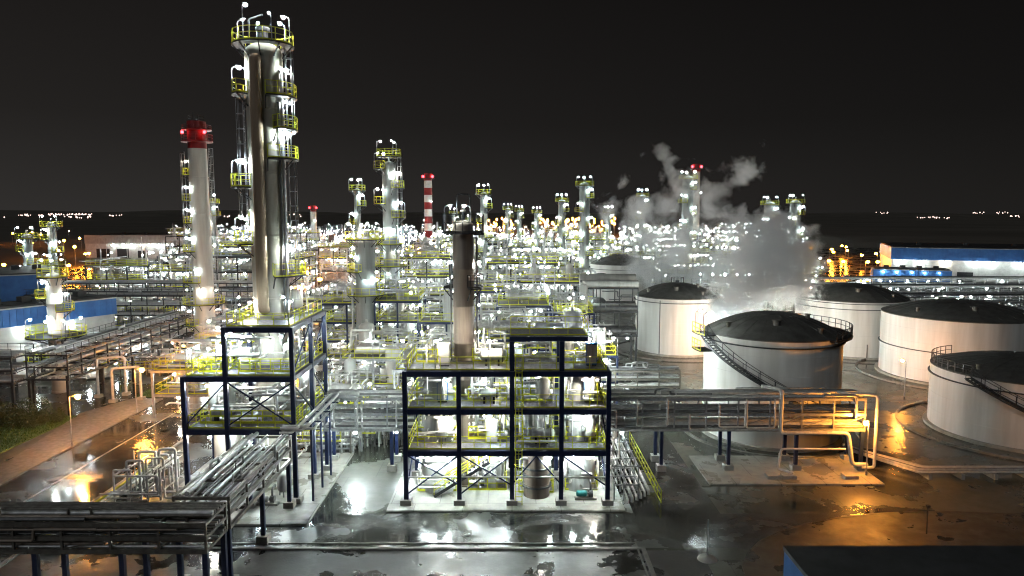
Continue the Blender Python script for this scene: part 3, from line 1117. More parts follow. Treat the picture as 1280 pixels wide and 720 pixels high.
dA = 64.3
xA = -21.6
def za(py):
    return zy(py, dA)
P_ = [(za(57), 0, 360, 2.6, [(165, 'post'), (250, 'tall'), (305, 'post'), (350, 'post'), (60, 'post'), (120, 'post')]),
      (za(119), 180, 100, 2.75, [(195, 'post'), (212, 'wall')]),
      (za(122), -15, 110, 2.7, [(-10, 'post'), (-8, 'wall')]),
      (za(162), -5, 90, 2.7, [(-12, 'post')]),
      (za(199), -15, 110, 2.7, [(-20, 'post'), (-28, 'wall')]),
      (za(234), 185, 90, 3.1, [(190, 'post'), (214, 'wall')]),
      (za(304), 185, 90, 3.0, [(190, 'post'), (216, 'wall')]),
      (za(343), -10, 110, 3.1, [(-22, 'wall'), (-20, 'post')]),
      (za(405), 0, 360, 2.6, [(-24, 'wall'), (225, 'wall')])]
A = column('distillation_column', 'tallest silver column with a railed crown of lamps, rising from the stepped navy frame', 'column', xA, dA, 1.58, za(68), plats=P_, shell='dull', n=48, seams=5.5,
           ladders=((8, za(405), za(343)), (20, za(343), za(199)), (8, za(199), za(57)), (188, za(304), za(119))),
           risers=((264, .18, .5, za(384), za(78), 'brown'), (-20, .18, .12, za(400), za(90), 'pipe'), (-32, .15, .08, za(400), za(130), 'piped')))
b = MB()
z = za(57)
b.tube((xA, dA, z), (xA, dA, z + 1.2), .45, 12)
b.tube((xA, dA, z + 1.2), (xA, dA, z + 1.5), .6, 12)
b.pipe([(xA - .9, dA - .8, z), (xA - .9, dA - .8, z + 2), (xA + .3, dA - .8, z + 2.4)], .08, 6)
b.build('top_valve', 'dark', A)
# ================================================================== PIPE RACKS
def rack(label, axis, a0, a1, b0, b1, zl, zh, npipe, seed, bay=6.0, post='navy', beam='dark', pm=('pipe', 'piped', 'pipe', 'pipew'), rails=True, pr=(.06, .17), walk=True, foot=True, lamps=None, size='near', group=None, levels=2):
    """pipe rack along X (axis 0) or Y (axis 1): a-range along, b-range across"""
    mid = ((a0 + a1) / 2, (b0 + b1) / 2)
    t = thing('pipe_rack', label, 'pipe rack', (mid[0], mid[1], 0) if axis == 0 else (mid[1], mid[0], 0), group)
    rg = random.Random(seed)
    def W(a, b, z):
        return (a, b, z) if axis == 0 else (b, a, z)
    def bx(mb, a, b, z, a2, b2, z2):
        p, q = W(a, b, z), W(a2, b2, z2)
        mb.box(min(p[0], q[0]), min(p[1], q[1]), z, max(p[0], q[0]), max(p[1], q[1]), z2)
    k = max(1, round((a1 - a0) / bay))
    for i in range(k + 1):
        a = a0 + (a1 - a0) * i / k
        a = min(max(a, a0 + .2), a1 - .2)
        for bb in (b0 + .15, b1 - .15):
            mb = MB()
            bx(mb, a - .15, bb - .15, .1, a + .15, bb + .15, zl - .17)
            mb.build('post', post, t)
            if foot:
                mb = MB()
                bx(mb, a - .42, bb - .42, 0, a + .42, bb + .42, .6)
                mb.build('footing', 'conc', t)
    mb = MB()
    zls = [zl, (zl + zh) / 2, zh] if levels == 2 else [zl, zh]
    for z in zls:
        for bb in (b0, b1):
            bx(mb, a0, bb - .1, z - .16, a1, bb + .1, z + .1)
        m = max(2, round((a1 - a0) / 3.0))
        for i in range(m + 1):
            a = min(max(a0 + (a1 - a0) * i / m, a0 + .08), a1 - .08)
            bx(mb, a - .07, b0 + .11, z - .13, a + .07, b1 - .11, z + .05)
    m = max(2, round((a1 - a0) / 3.0))
    for i in range(m + 1):
        a = min(max(a0 + (a1 - a0) * i / m, a0 + .08), a1 - .08)
        for bb in (b0, b1):
            for z, z2 in zip(zls, zls[1:]):
                bx(mb, a - .07, bb - .07, z + .1, a + .07, bb + .07, z2 - .16)
            if i < m and rg.random() < .45:
                an = min(max(a0 + (a1 - a0) * (i + 1) / m, a0 + .08), a1 - .08)
                mb.bar(W(a, bb, zl + .15), W(an, bb, zls[1] - .2), .06)
    mb.build('frame', beam, t)
    n = 0
    for li, z in enumerate(zls):
        cnt = npipe
        b = b0 + .25
        while b < b1 - .2 and cnt > 0:
            r = rg.uniform(*pr)
            if rg.random() < .15:
                r *= 1.5
            s, e = a0 + .02, a1 - .02
            if rg.random() < .25:
                s = rg.uniform(a0, a0 + (a1 - a0) * .3)
            if rg.random() < .25:
                e = rg.uniform(a1 - (a1 - a0) * .3, a1)
            pts = [W(s, b, z + .08 + r), W(e, b, z + .08 + r)]
            if rg.random() < .3:
                q = rg.uniform(s + 2, e - 3)
                u = rg.uniform(.35, .8)
                pts = [W(s, b, z + .08 + r), W(q, b, z + .08 + r), W(q, b, z + .08 + r + u), W(q + 1.4, b, z + .08 + r + u), W(q + 1.4, b, z + .08 + r), W(e, b, z + .08 + r)]
            mb = MB()
            mb.pipe(pts, r, 8)
            mb.build('pipe', rg.choice(pm), t)
            n += 1
            b += r * 1.3 + rg.uniform(.08, .3) * (1 if pr[1] < .13 else 1.35)
            cnt -= 1
    # side pipes carried on the outer faces
    for bb in (b0 - .22, b1 + .22):
        for q in range(3):
            z = rg.uniform(zl + .2, zh - .1)
            mb = MB()
            s, e = sorted((rg.uniform(a0, a1), rg.uniform(a0, a1)))
            if e - s < 3:
                continue
            dz = rg.choice((-.9, .7, .9))
            h = (s + e) / 2
            mb.pipe([W(s, bb, z), W(h, bb, z), W(h, bb, z + dz), W(e, bb, z + dz)], rg.uniform(.06, .1), 8)
            mb.build('side_pipe', rg.choice(pm), t)
    if rails:
        for bb in (b0 + .02, b1 - .02):
            mb = MB()
            mb.rail([W(a0, bb, zh + .12), W(a1, bb, zh + .12)], 1.0, 1.6, .05)
            mb.build('railing', beam, t)
    for (a, b, z, rz, st) in (lamps or ()):
        lamp(t, W(a, b, z), R(rz), st, size)
    return t

R1 = rack('long grey pipe rack on navy legs crossing behind the centre frame', 0, -17.6, 33.0, 65.6, 68.7, 4.0, 6.9, 9, 1, bay=6.3, beam='steel',
     lamps=[(-15, 67, 3.8, 0, 'hang'), (-11, 67, 3.8, 0, 'hang'), (10.5, 67, 3.8, 0, 'hang')], rails=False)
rack('dark pipe rack carrying bundled pipes across the bottom left corner', 0, -44, -18.1, 41.0, 44.0, 4.1, 5.75, 16, 2, pr=(.045, .12), bay=5.2, beam='oldsteel', pm=('oldsteel', 'piped', 'rust', 'pipe'), foot=True, rails=False)
rack('pipe rack with dense bundled pipes running from the corner toward the stepped frame', 1, 44.3, 57.2, -21.6, -18.1, 4.1, 6.0, 16, 3, pr=(.045, .11), bay=5.6, beam='oldsteel', pm=('pipe', 'piped', 'pipe'), rails=False)
# bright link pipes from that rack to the long rack
LP_ = thing('link_pipes', 'bright silver pipes turning past the stepped frame to the long rack', 'pipes', (-16.9, 62, 0))
for i in range(5):
    b = MB()
    x = -17.35 + .32 * i
    z = 6.9 + (.25 if i % 2 else 0)
    b.pipe([(-18.3, 55.2 + .3 * i, z), (x, 55.2 + .3 * i, z), (x, 66.2 + .3 * i, z), (-14.5, 66.2 + .3 * i, z)] if i != 4 else [(-18.2, 57, z - .2), (x, 57, z - .2), (x, 65.9, z), (x, 65.9, 7.0)], .13 if i % 2 else .1, 10)
    b.build('pipe', 'pipew' if i % 2 else 'pipe', LP_)
b = MB()
for y in (58.2, 61.2, 64.2):
    b.bar((-17.5, y, 6.95), (-15.8, y, 6.95), .12)
    b.bar((-16.65, y, .13), (-16.65, y, 6.9), .16)
b.build('support', 'navy', LP_)
for px, w_, zb, zt_, mt in ((412, 2.2, 4.3, 6.9, 'pipe'), (448, 3.2, 4.3, 6.8, 'pipe'), (905, 2.4, 4.4, 6.5, 'pipew'), (940, 2.6, 4.3, 6.9, 'pipew'), (800, 2.8, 4.5, 6.9, 'pipe')):
    b = MB()
    x = (px - 640) / 900 * 65.2
    b.pipe([(x, 65.3, zt_), (x, 65.1, zt_), (x, 65.1, zb), (x + w_, 65.1, zb), (x + w_, 65.1, zt_), (x + w_, 65.3, zt_)], .09, 8)
    b.build('loop_pipe', mt, R1)
# drop pipes on the right end of the long rack
D = thing('drop_pipes', 'thick pale pipes dropping from the right end of the long rack to the lit slab', 'pipes', (30, 64.8, 0))
def pxz(px, py, d):
    q = at(px, py, d)
    return (q.x, q.y, q.z)
for pts, r, mt in (
    ([(at(958, 500, 65.2).x, 66.5, 7.9), (at(977, 500, 65.2).x, 65.2, 7.9), (at(977, 500, 65.2).x, 65.2, zy(541, 65.2)), (at(1060, 541, 65.2).x, 65.2, zy(541, 65.2)), (at(1067, 541, 65.2).x, 65.2, .75), (at(1084, 580, 65.2).x, 65.2, .75)], .2, 'pipew'),
    ([(at(1050, 512, 65.5).x, 66.2, 7.4), (at(1095, 512, 65.2).x, 65.0, 7.4), (at(1095, 512, 65.2).x, 65.0, .55), (at(1080, 512, 65.2).x, 65.0, .55)], .14, 'pipew'),
    ([(at(1055, 560, 65.2).x, 64.9, zy(560, 65.2)), (at(975, 560, 65.2).x, 64.9, zy(560, 65.2)), (at(972, 560, 65.2).x, 64.9, .5), (at(985, 560, 65.2).x, 63.6, .5)], .11, 'pipew'),
    ([(at(862, 515, 65.2).x, 65.2, 5.6), (at(862, 515, 65.2).x, 65.2, 4.1), (at(975, 548, 65.2).x, 65.2, 4.1)], .1, 'pipe'),
    ([(at(1030, 500, 65.4).x, 65.3, 7.3), (at(1070, 500, 65.4).x, 65.3, 7.3), (at(1070, 500, 65.4).x, 65.3, 5.2)], .13, 'pipe')):
    b = MB()
    b.pipe(pts, r, 12)
    b.build('pipe', mt, D)
for x in (23.8, 25.2, 30.8):
    b = MB()
    b.box(x - .6, 63.1, .12, x + .6, 64.1, .42)
    b.build('plinth', 'conc', D)
# ground pipe track to the right
G = thing('ground_pipes', 'low bundle of ground pipes running from the sodium lamp to the right edge', 'pipes', (40, 65, 0))
for i in range(5):
    b = MB()
    y = 63.6 + .34 * i
    b.pipe([(33.6, 70 + i * .3, .75), (33.6 + .3 * i, 69, .75), (37.0 + .34 * i, y, .62 + .1 * (i % 2)), (62, y, .62 + .1 * (i % 2))], .1 + .03 * (i % 3), 8, .4)
    b.build('pipe', ('pipew', 'pipe', 'piped')[i % 3], G)
for x in (38, 41, 44, 47, 50, 53, 56):
    b = MB()
    b.box(x - .16, 63.3, 0, x + .16, 65.3, .5)
    b.build('sleeper', 'conc', G)
# ground pipe bundle right of the centre frame
G2 = thing('ground_pipes', 'ladder like bundle of pale ground pipes with a yellow rail beside the centre frame', 'pipes', (11, 64, 0))
for i in range(6):
    b = MB()
    x = 9.6 + .42 * i
    b.pipe([(x, 74, .5), (x, 57.5 + .4 * i, .5), (x, 57.5 + .4 * i, .15)], .09 + .04 * (i % 2), 8)
    b.build('pipe', ('pipew', 'pipe')[i % 2], G2)
b = MB()
b.rail([(12.4, 57.8, .1), (12.4, 74, .1)], 1.1, 1.5, .07)
b.build('railing', 'yellow', G2)
b = MB()
for y in (58.5, 60.5, 62.5, 65, 70):
    for x in (8.6, 9.4, 10.6):
        b.bar((x, y, 0), (x, y, 3.1), .09)
    for z in (1.4, 3.0):
        b.bar((8.5, y, z), (10.8, y, z), .09)
for x in (8.7, 9.5, 10.5):
    b.tube((x, 58.3, 3.15), (x, 71, 3.15), .09, 8)
    b.tube((x + .1, 58.3, 1.55), (x + .1, 71, 1.55), .07, 8)
b.build('support', 'steel', G2)
b = MB()
for y, z in ((60.3, 3.0), (62.2, 4.2), (63.6, 2.2)):
    b.pipe([(8.3, y, z), (9.2, y, z), (9.2, y, z + 2.6), (8.4, y, z + 2.6)], .1, 8)
b.build('riser_pipe', 'pipew', G2)
# white pipework left of the stepped frame, by the road
W_ = thing('manifold', 'white goose neck pipe manifold between the road and the stepped frame', 'pipes', (-31, 60, 0))
for i in range(7):
    b = MB()
    x = -32.6 + .62 * i
    y = 57 + (.9 * i) % 3.1
    h = 3.2 + .35 * (i % 3) + .12 * i
    b.pipe([(x, y, .1), (x, y, h), (x + 1.3, y + .2, h), (x + 1.3, y + .2, .6), (x + 2.6, y + .2, .6)], .075 + .02 * (i % 3), 8)
    b.build('pipe', 'pipew', W_)
for i in range(4):
    b = MB()
    b.pipe([(-34.3 + .4 * i, 50, .4), (-34.3 + .4 * i, 66, .4)], .12, 8)
    b.build('ground_pipe', 'pipew' if i else 'yellow', W_)
b = MB()
clutter(b, -33.5, -28.2, 56, 62, .4, 3.6, 26, random.Random(14), .04, .09, 8)
b.build('pipework', 'pipew', W_)
b = MB()
for y in (52, 57, 62):
    b.box(-34.6, y, 0, -32.7, y + .3, .28)
b.build('sleeper', 'conc', W_)
# back racks
rack('tall pipe rack with fat pale pipes beside the far steaming tanks', 0, 10.8, 19.8, 112, 117, 5, 12.5, 6, 21, bay=5, post='dark', beam='dark', pm=('cladw', 'clad', 'piped'), rails=False, pr=(.4, .7), foot=False,
     lamps=[(12.5, 114, 4.8, 0, 'hang'), (18.5, 114, 4.8, 0, 'hang')], size='mid')
rack('dark pipe rack crossing the yard behind the centre units', 0, -42, 12, 120.5, 124.5, 6, 9.5, 8, 22, bay=7, post='dark', beam='dark', rails=False, foot=False)
rack('dark pipe rack crossing behind the red topped chimney', 0, -98, -53.5, 128, 132, 6, 9.5, 8, 23, bay=7, post='dark', beam='dark', rails=True, foot=False)
rack('second dark rack farther behind the red topped chimney', 0, -120, -50, 152, 156, 6, 9.5, 8, 24, bay=8, post='dark', beam='dark', rails=False, foot=False)
rack('low pipe rack running back past the hedge toward the blue sheds', 1, 86, 124, -59, -54, 4, 7, 9, 25, bay=7, post='dark', beam='dark', rails=True, foot=False)
rack('pipe rack behind the hedge leaving by the left edge', 0, -86, -59.3, 84, 88, 4, 7, 9, 26, bay=7, post='dark', beam='dark', rails=True, foot=False)
for i, (y, x0, x1, s) in enumerate(((150, 74, 142, 31), (168, 60, 150, 32), (188, 52, 160, 33))):
    rack(('nearest', 'middle', 'farthest')[i] + ' of three brightly lit pipe racks behind the right hand tanks', 0, x0, x1, y, y + 4, 4, 7.2, 8, s, bay=9, post='dark', beam='steel', rails=i == 0, foot=False,
         lamps=[(x0 + 3 + 4.2 * k, y + (1 if k % 2 else 3), 3.8 if k % 3 else 7.0, 0, 'hang') for k in range(int((x1 - x0) / 4.2))], size='far')
rack('white lit pipe rack between the steaming tank and the twin hooped tank', 0, 36, 52, 140, 144, 5, 10, 8, 36, bay=8, post='dark', beam='steel', foot=False, lamps=[(37 + 1.8 * k, 141, 4.8, 0, 'hang') for k in range(8)] + [(37 + 2.4 * k, 140.2, 10.1, 90, 'post') for k in range(6)], size='far')  # post lamps along the top added to light the steam from behind
rack('low dark pipe rack crossing the open yard left of the steaming tank', 0, 10.2, 21, 88, 90.5, 2.6, 4.6, 6, 41, bay=5, post='dark', beam='oldsteel', rails=False)
# white portal frames by the pavement
for i, (x, y) in enumerate(((-54.5, 93), (-51.2, 90.5))):
    t = thing('pipe_portal', ('taller', 'nearer')[i] + ' of two pale goal shaped pipe supports at the end of the pavement', 'pipe support', (x, y, 0))
    b = MB()
    b.pipe([(x, y, 0), (x, y, 5.2 - i * .8), (x + 3, y + 1.2, 5.2 - i * .8), (x + 3, y + 1.2, 0)], .16, 10)
    b.build('frame', 'pipew', t)
    for q in (0, 3):
        b = MB()
        b.box(x + q - .4, y + q * .4 - .4, 0, x + q + .4, y + q * .4 + .4, .4)
        b.build('footing', 'conc', t)
# ================================================================== STREET LAMPS
def street_lamp(label, x, y, h, rz, r=.22, m='l_sod', group='street lamps', arm=.9):
    t = thing('street_lamp', label, 'street lamp', (x, y, 0), group)
    b = MB()
    b.tube((x, y, 0), (x, y, .5), .11, 10)
    b.tube((x, y, .5), (x, y, h), .07, 10, .045)
    b.build('pole', 'steel', t)
    c, s_ = math.cos(R(rz)), math.sin(R(rz))
    b = MB()
    b.pipe([(x, y, h - .05), (x, y, h + .15), (x + arm * c, y + arm * s_, h + .3)], .04, 6, .2)
    b.build('arm', 'steel', t)
    b = MB()
    b.bar((x + (arm - .3) * c, y + (arm - .3) * s_, h + .36), (x + (arm + .35) * c, y + (arm + .35) * s_, h + .38), .26, .1)
    hd = b.build('lamp_head', 'steel', t)
    b = MB()
    b.ball((x + arm * c, y + arm * s_, h + .3 - r * .75), r)
    b.build('bulb', m, hd)
    return t
street_lamp('sodium street lamp beside the hedge, nearest along the brick pavement', -45.6, 72.6, 5.2, 0, .25)
street_lamp('sodium street lamp at the far corner of the brick pavement', -45.6, 85.5, 5.2, 0, .25)
street_lamp('sodium street lamp half hidden left of the stepped frame', -49, 104, 4.6, 0, .2)
street_lamp('sodium street lamp at the right end of the long pipe rack', 32.6, 64.2, 4.9, 180, .23, arm=.25)
street_lamp('sodium street lamp hidden behind the steaming tank', 37.0, 97, 4.5, 0, .19)
street_lamp('sodium street lamp beside the foot of the back left tank', 34.5, 113, 4.5, 150, .25)
street_lamp('sodium street lamp hidden behind the railed tank at the right edge', 52, 93.5, 4.5, 90, .19)
street_lamp('white flood mast hidden behind the steaming tank, left one', 28.0, 94.5, 6.6, 90, .4, 'l_near', 'flood masts in the tank yard')  # hidden mast read off the white-lit back tank, placed to brighten steam too
street_lamp('white flood mast hidden behind the steaming tank, right one', 33.6, 97, 6.8, 80, .4, 'l_near', 'flood masts in the tank yard')
street_lamp('white flood mast added between the far tanks to brighten the steam', 43, 112, 8.5, 200, .45, 'l_near', 'flood masts in the tank yard')  # one more mast, added only to make the steam brighter
for i, (fx, fy, fh) in enumerate(((9.6, 79.5, 7.5), (8.2, 84, 8.5))):  # masts added as white fill on the tank walls and steam
    street_lamp(('nearer', 'farther')[i] + ' added white fill mast behind the last bays of the centre frame', fx, fy, fh, 20, .34, 'l_near', 'fill masts behind the centre frame')
# sodium lamps along the far streets
rg = random.Random(8)
far_l = []
for i in range(11):
    far_l.append(((rg.uniform(366, 402) - 640) / 900 * (134 + i * 11), 134 + i * 11, 6))
for i in range(6):
    far_l.append((118 + i * 5.6 + (i % 2), 282 - i * 2, 8))
for i in range(5):
    p = gp(505 + rg.uniform(0, 22), 322 + i * 7)
    far_l.append((p.x, p.y, 8))
for i in range(100):
    d = rg.uniform(520, 900)
    px = rg.choice((rg.uniform(610, 640), rg.uniform(675, 768), rg.uniform(675, 768), rg.uniform(565, 770)))
    far_l.append(((px - 640) / 900 * d, d, rg.uniform(8, 20)))
for i in range(9):
    d = 292 + i * 11
    far_l.append(((500 + (i * 13) % 28 - 640) / 900 * d, d, 8))
for i in range(10):
    d = 300 + i * 40
    far_l.append(((rg.uniform(4, 150) - 640) / 900 * d, d, 9))
for i in range(8):
    d = 320 + i * 14
    far_l.append(((rg.uniform(1010, 1110) - 640) / 900 * d, d, 8))
for i in range(12):
    d = rg.uniform(300, 430)
    far_l.append(((rg.uniform(855, 1000) - 640) / 900 * d, d, 9))
for px, d in ((18, 240), (53, 250), (82, 255), (107, 330), (112, 335), (4, 260), (130, 205), (134, 208)):
    far_l.append(((px - 640) / 900 * d, d, 8))
for i in range(8):
    d = 420 + i * 25
    far_l.append(((rg.uniform(355, 450) - 640) / 900 * d, d, 9))
proto = None
for i, (x, y, h) in enumerate(far_l):
    if proto is None:
        proto = thing('street_lamp', 'distant orange street lamp among the far units', 'street lamp', (0, 0, 0), 'far street lamps')
        b = MB()
        b.tube((0, 0, 0), (0, 0, 8), .1, 6)
        b.pipe([(0, 0, 7.9), (0, 0, 8.2), (1.0, 0, 8.4)], .06, 5, .2)
        b.build('pole', 'steel', proto)
        b = MB()
        b.bar((.7, 0, 8.42), (1.5, 0, 8.45), .4, .12)
        hd = b.build('lamp_head', 'steel', proto)
        b = MB()
        b.ball((1.1, 0, 7.9), .62)
        b.build('bulb', 'l_sodfar', hd)
        o = proto
    else:
        o = copy_tree(proto)
    o.location = (x, y, h - 8)
    o.rotation_euler = (0, 0, rg.uniform(0, 6))
    if h < 8:
        o.location.z = 0
        o.scale = (1, 1, h / 8)
    elif h > 8:
        o.location.z = 0
        o.scale = (1, 1, h / 8)
    if 118 <= x <= 147 and 268 < y < 284:
        o['label'] = 'distant orange street lamp in the row left of the long blue hall'
    elif x < -80:
        o['label'] = 'distant orange street lamp near the dark left edge'
    elif -75 < x < -34 and y < 250:
        o['label'] = 'orange street lamp along the narrow street right of the tallest column'
# ================================================================== MID COLUMNS
def steps(zs, r, side=1, wall=True, first=0, ro=None):
    out = []
    for i, z in enumerate(zs):
        s = (-1) ** i * side
        ac = 180 + 10 if s < 0 else -10
        la = ac + (25 if s < 0 else -25)
        out.append((z, ac, 110, ro or r + 1.1, [(ac, 'post'), (la, 'wall')]))
    return out
d = 120
B = column('chimney_stack', 'pale chimney with a red lamp ring at its head left of the tallest column', 'chimney', -51.7, d, 1.75, zy(186, d), taper=.83, shell='cladw', top='open', size='mid',
           plats=[(zy(219, d), 190, 70, 2.5, [(190, 'post')]), (zy(251, d), 195, 80, 2.7, [(200, 'post'), (235, 'wall')]), (zy(279, d), 195, 80, 2.7, [(200, 'post'), (235, 'wall')]),
                  (zy(314, d), 200, 110, 2.9, [(200, 'post'), (240, 'wall')]), (zy(352, d), 215, 130, 3.1, [(262, 'wall')]), (zy(379, d), 0, 360, 3.3, [(280, 'wall'), (190, 'post'), (340, 'post')]), (zy(405, d), 200, 120, 3, [(200, 'post')])], seams=6,
           ladders=((200, zy(405, d), zy(190, d)), (-5, zy(379, d), zy(186, d))))
b = MB()
rr_ = 1.46
z0_ = zy(186, d)
b.lathe([(rr_ * 1.0, z0_ + .01), (rr_, zy(152, d)), (rr_ * .8, zy(152, d)), (rr_ * .8, zy(152, d) - 1)], 32, (-51.7, d))
cr = b.build('crown', 'red', B)
b = MB()
zq = zy(177, d)
b.sector((-51.7, d), rr_ + .01, 2.45, 0, 2 * PI, zq - .12, zq)
b.sector((-51.7, d), rr_ + .01, 2.3, 0, 2 * PI, zq + 1.8, zq + 1.9)
b.arcrail((-51.7, d), 2.4, 0, 2 * PI, zq)
b.arcrail((-51.7, d), 2.25, 0, 2 * PI, zq + 1.9, .7)
b.build('ring_platform', 'red', cr)
b = MB()
for a in (215, 325, 90):
    b.ball((-51.7 + 2.2 * math.cos(R(a)), d + 2.2 * math.sin(R(a)), zq + 1.4), .26)
b.build('warning_lamp', 'l_red', cr)
b = MB()
b.arcrail((-51.7, d), 1.25, 0, 2 * PI, zy(152, d), .9)
b.tube((-52.2, d, zy(152, d)), (-52.2, d, zy(152, d) + 1.6), .06, 6)
b.build('rim_rail', 'dark', cr)

d = 110
xC = (488 - 640) / 900 * d
C_ = column('distillation_column', 'slim silver column with staggered side platforms behind the mid frames', 'column', xC, d, 1.05, zy(207, d), shell='cladm', size='mid', n=24,
            plats=[(zy(196, d), 0, 360, 1.9, [(200, 'post'), (300, 'post'), (60, 'post')]), (zy(211, d), 190, 110, 2.3, [(200, 'post'), (250, 'wall')]), (zy(235, d), -10, 110, 2.3, [(-20, 'post'), (-60, 'wall')]),
                   (zy(255, d), 190, 110, 2.4, [(190, 'post'), (240, 'wall')]), (zy(272, d), -10, 110, 2.4, [(-30, 'wall'), (0, 'post')]), (zy(305, d), 0, 360, 2.2, [(200, 'post'), (250, 'wall'), (-60, 'wall')]),
                   (zy(332, d), 0, 360, 2.6, [(190, 'post'), (-60, 'wall'), (-10, 'post')]), (zy(358, d), 0, 360, 2.8, [(190, 'post'), (260, 'wall'), (-20, 'post')])], ladders=((0, 3, zy(196, d)),),
            risers=((-15, .25, .12, 4, zy(215, d), 'pipe'),))
d = 104
column('distillation_column', 'stout silver column with a wide railed top deck left of the slim column', 'column', (456 - 640) / 900 * d, d, 1.45, zy(304, d), shell='cladm', size='mid', n=28,
       plats=[(zy(299, d), 0, 360, 2.9, [(200, 'post'), (330, 'post'), (90, 'post'), (270, 'wall')]), (zy(339, d), 200, 120, 2.6, [(230, 'wall'), (190, 'post')]), (zy(368, d), 0, 360, 2.7, [(200, 'post'), (330, 'post'), (-80, 'wall')])],
       risers=((190, .4, .2, 4, zy(340, d), 'pipew'), (205, .5, .14, 4, zy(345, d), 'pipe')))
d = 96
column('distillation_column', 'slender column with a broad dark round deck before the blue sheds', 'column', (64 - 640) / 900 * d, d, .95, zy(346, d), shell='cladw', size='mid', n=24,
       plats=[(zy(346, d), 0, 360, 1.9, [(190, 'post'), (300, 'post'), (0, 'post')]), (zy(372, d), 180, 110, 2.2, [(180, 'post'), (240, 'wall')]), (zy(388, d), 0, 110, 2.3, [(0, 'post'), (-50, 'wall')]), (zy(419, d), 0, 360, 3.6, [(200, 'post'), (320, 'post'), (250, 'wall'), (20, 'post'), (140, 'post')])], ladders=((0, 1, zy(346, d)),))
for px, py, w, d, lb in ((35, 296, .95, 150, 'leftmost silver column with a railed top standing beyond the upper blue shed'), (66, 281, .9, 158, 'silver column second from the left edge, taller than its neighbour')):
    x = (px - 640) / 900 * d
    column('distillation_column', lb, 'column', x, d, w, zy(py, d), shell='cladm', size='mid', n=20,
           plats=[(zy(py + 2, d), 0, 360, 2.2, [(200, 'post'), (330, 'post'), (90, 'post')]), (zy(py + 18, d), 190, 130, 2.2, [(250, 'wall'), (190, 'post')]), (zy(py + 34, d), 0, 130, 2.2, [(-70, 'wall'), (0, 'post')]), (zy(py + 50, d), 0, 360, 2.4, [(250, 'wall'), (0, 'post'), (190, 'post')])])
d = 100
column('distillation_column', 'squat pale column with a yellow railed deck right of the navy mid frame', 'column', (716 - 640) / 900 * d, d, 1.5, zy(392, d), shell='clad', size='mid', n=24,
       plats=[(zy(391, d), 0, 360, 2.2, [(250, 'post'), (330, 'post')]), (zy(425, d), -30, 200, 2.6, [(-30, 'post'), (-70, 'wall')])])
# ================================================================== MID PROCESS UNITS (with parts)
def mid_unit(label, x, y, w, dp, nlev, lh, seed, bays=2, mt='navy', nv=5, size='mid', group='process frames behind the centre frame', topmix=True, z_first=None):
    rg = random.Random(seed)
    t = thing('process_module', label, 'steel structure', (x, y, 0), group)
    xs = [x - w / 2 + w * i / bays for i in range(bays + 1)]
    ys = [y - dp / 2, y + dp / 2]
    zf = z_first or lh
    zs = [zf + lh * i for i in range(nlev)]
    steel_frame(t, xs, ys, zs, .24, .28, mt, foot=0, deckmask=[True] * nlev, deckm='grated')
    for k in range(nv):
        b = MB()
        r = rg.uniform(.5, 1.15)
        vx, vy = x + rg.uniform(-w / 2 + 1.2, w / 2 - 1.2), y + rg.uniform(-dp / 2 + 1.2, dp / 2 - 1.2)
        if rg.random() < .3:
            z = rg.choice([.2] + zs) + r + .3
            b.drum((x - w * .3, vy, z), (x + w * .3, vy, z), r * .8, 16)
        else:
            z0 = rg.choice([.2] + zs[:-1])
            z1 = z0 + rg.uniform(1.2, 2.3) * lh
            b.lathe([(r, z0), (r, z1), (r * .7, z1 + r * .35), (.15, z1 + r * .5), (.15, z1 + r * .5 + .4)], 20, (vx, vy))
        b.build('drum', rg.choice(('clad', 'cladw', 'clad')), t)
    for k in range(nlev + 1):
        b = MB()
        za_ = .3 if k == 0 else zs[k - 1] + .2
        clutter(b, xs[0] + .2, xs[-1] - .2, ys[0] + .2, ys[1], za_, za_ + lh - .6 if k < nlev else za_ + 3.2, 34 if k < nlev else 34, rg, .04, .13, 6)
        b.build('pipework', rg.choice(('pipe', 'pipew', 'pipew')), t)
    for z in zs:
        for q in range(bays):
            lamp(t, (xs[q] + w / bays * rg.uniform(.3, .7), y - dp * rg.uniform(.1, .42), z - .28), 0, 'hang', size)
            if rg.random() < .7:
                lamp(t, (xs[q] + w / bays * rg.uniform(.2, .8), y + dp * .38, z - .28), 0, 'hang', size)
    for q in range(bays + 1):
        lamp(t, (xs[q], ys[rg.randrange(2)], zs[-1]), rg.uniform(0, 6), 'post', size)
    return t

mid = [
    # px, depth, width, levels, lh, label
    (438, 108, 7.2, 4, 2.75, 'navy mid frame of four storeys left of the slim silver column'),
    (654, 100, 7.2, 3, 3.9, 'navy mid frame with two bays directly behind the raised tier of the centre frame'),
    (560, 97, 7.5, 3, 3.3, 'navy mid frame behind the bare brown column'),
    (500, 106, 6.5, 4, 2.9, 'navy mid frame around the foot of the slim silver column'),
    (600, 112, 7.5, 4, 3.1, 'tall back frame between the bare column and the two bay mid frame'),
    (716, 110, 6, 3, 3.1, 'back frame behind the squat pale column'),
    (470, 90, 8, 2, 3.2, 'low frame with pale drums behind the left part of the long rack'),
    (426, 80, 6, 1, 3.4, 'one storey frame just behind the left part of the long rack'),
    (540, 82, 8, 2, 3.4, 'low frame close behind the centre frame and left of the bare column'),
    (618, 84, 8, 3, 3.3, 'three storey frame close behind the middle of the centre frame'),
    (694, 83, 7, 3, 3.0, 'three storey frame close behind the last bays of the centre frame'),
    (742, 92, 5.5, 2, 3.2, 'small frame at the edge of the dark yard behind the centre frame'),
]
for i, (px, d, w, nl, lh, lb) in enumerate(mid):
    mid_unit(lb, (px - 640) / 900 * d, d, w, 6.5, nl, lh, 100 + i, mt='navy' if i not in (6, 7, 8) else 'steel')
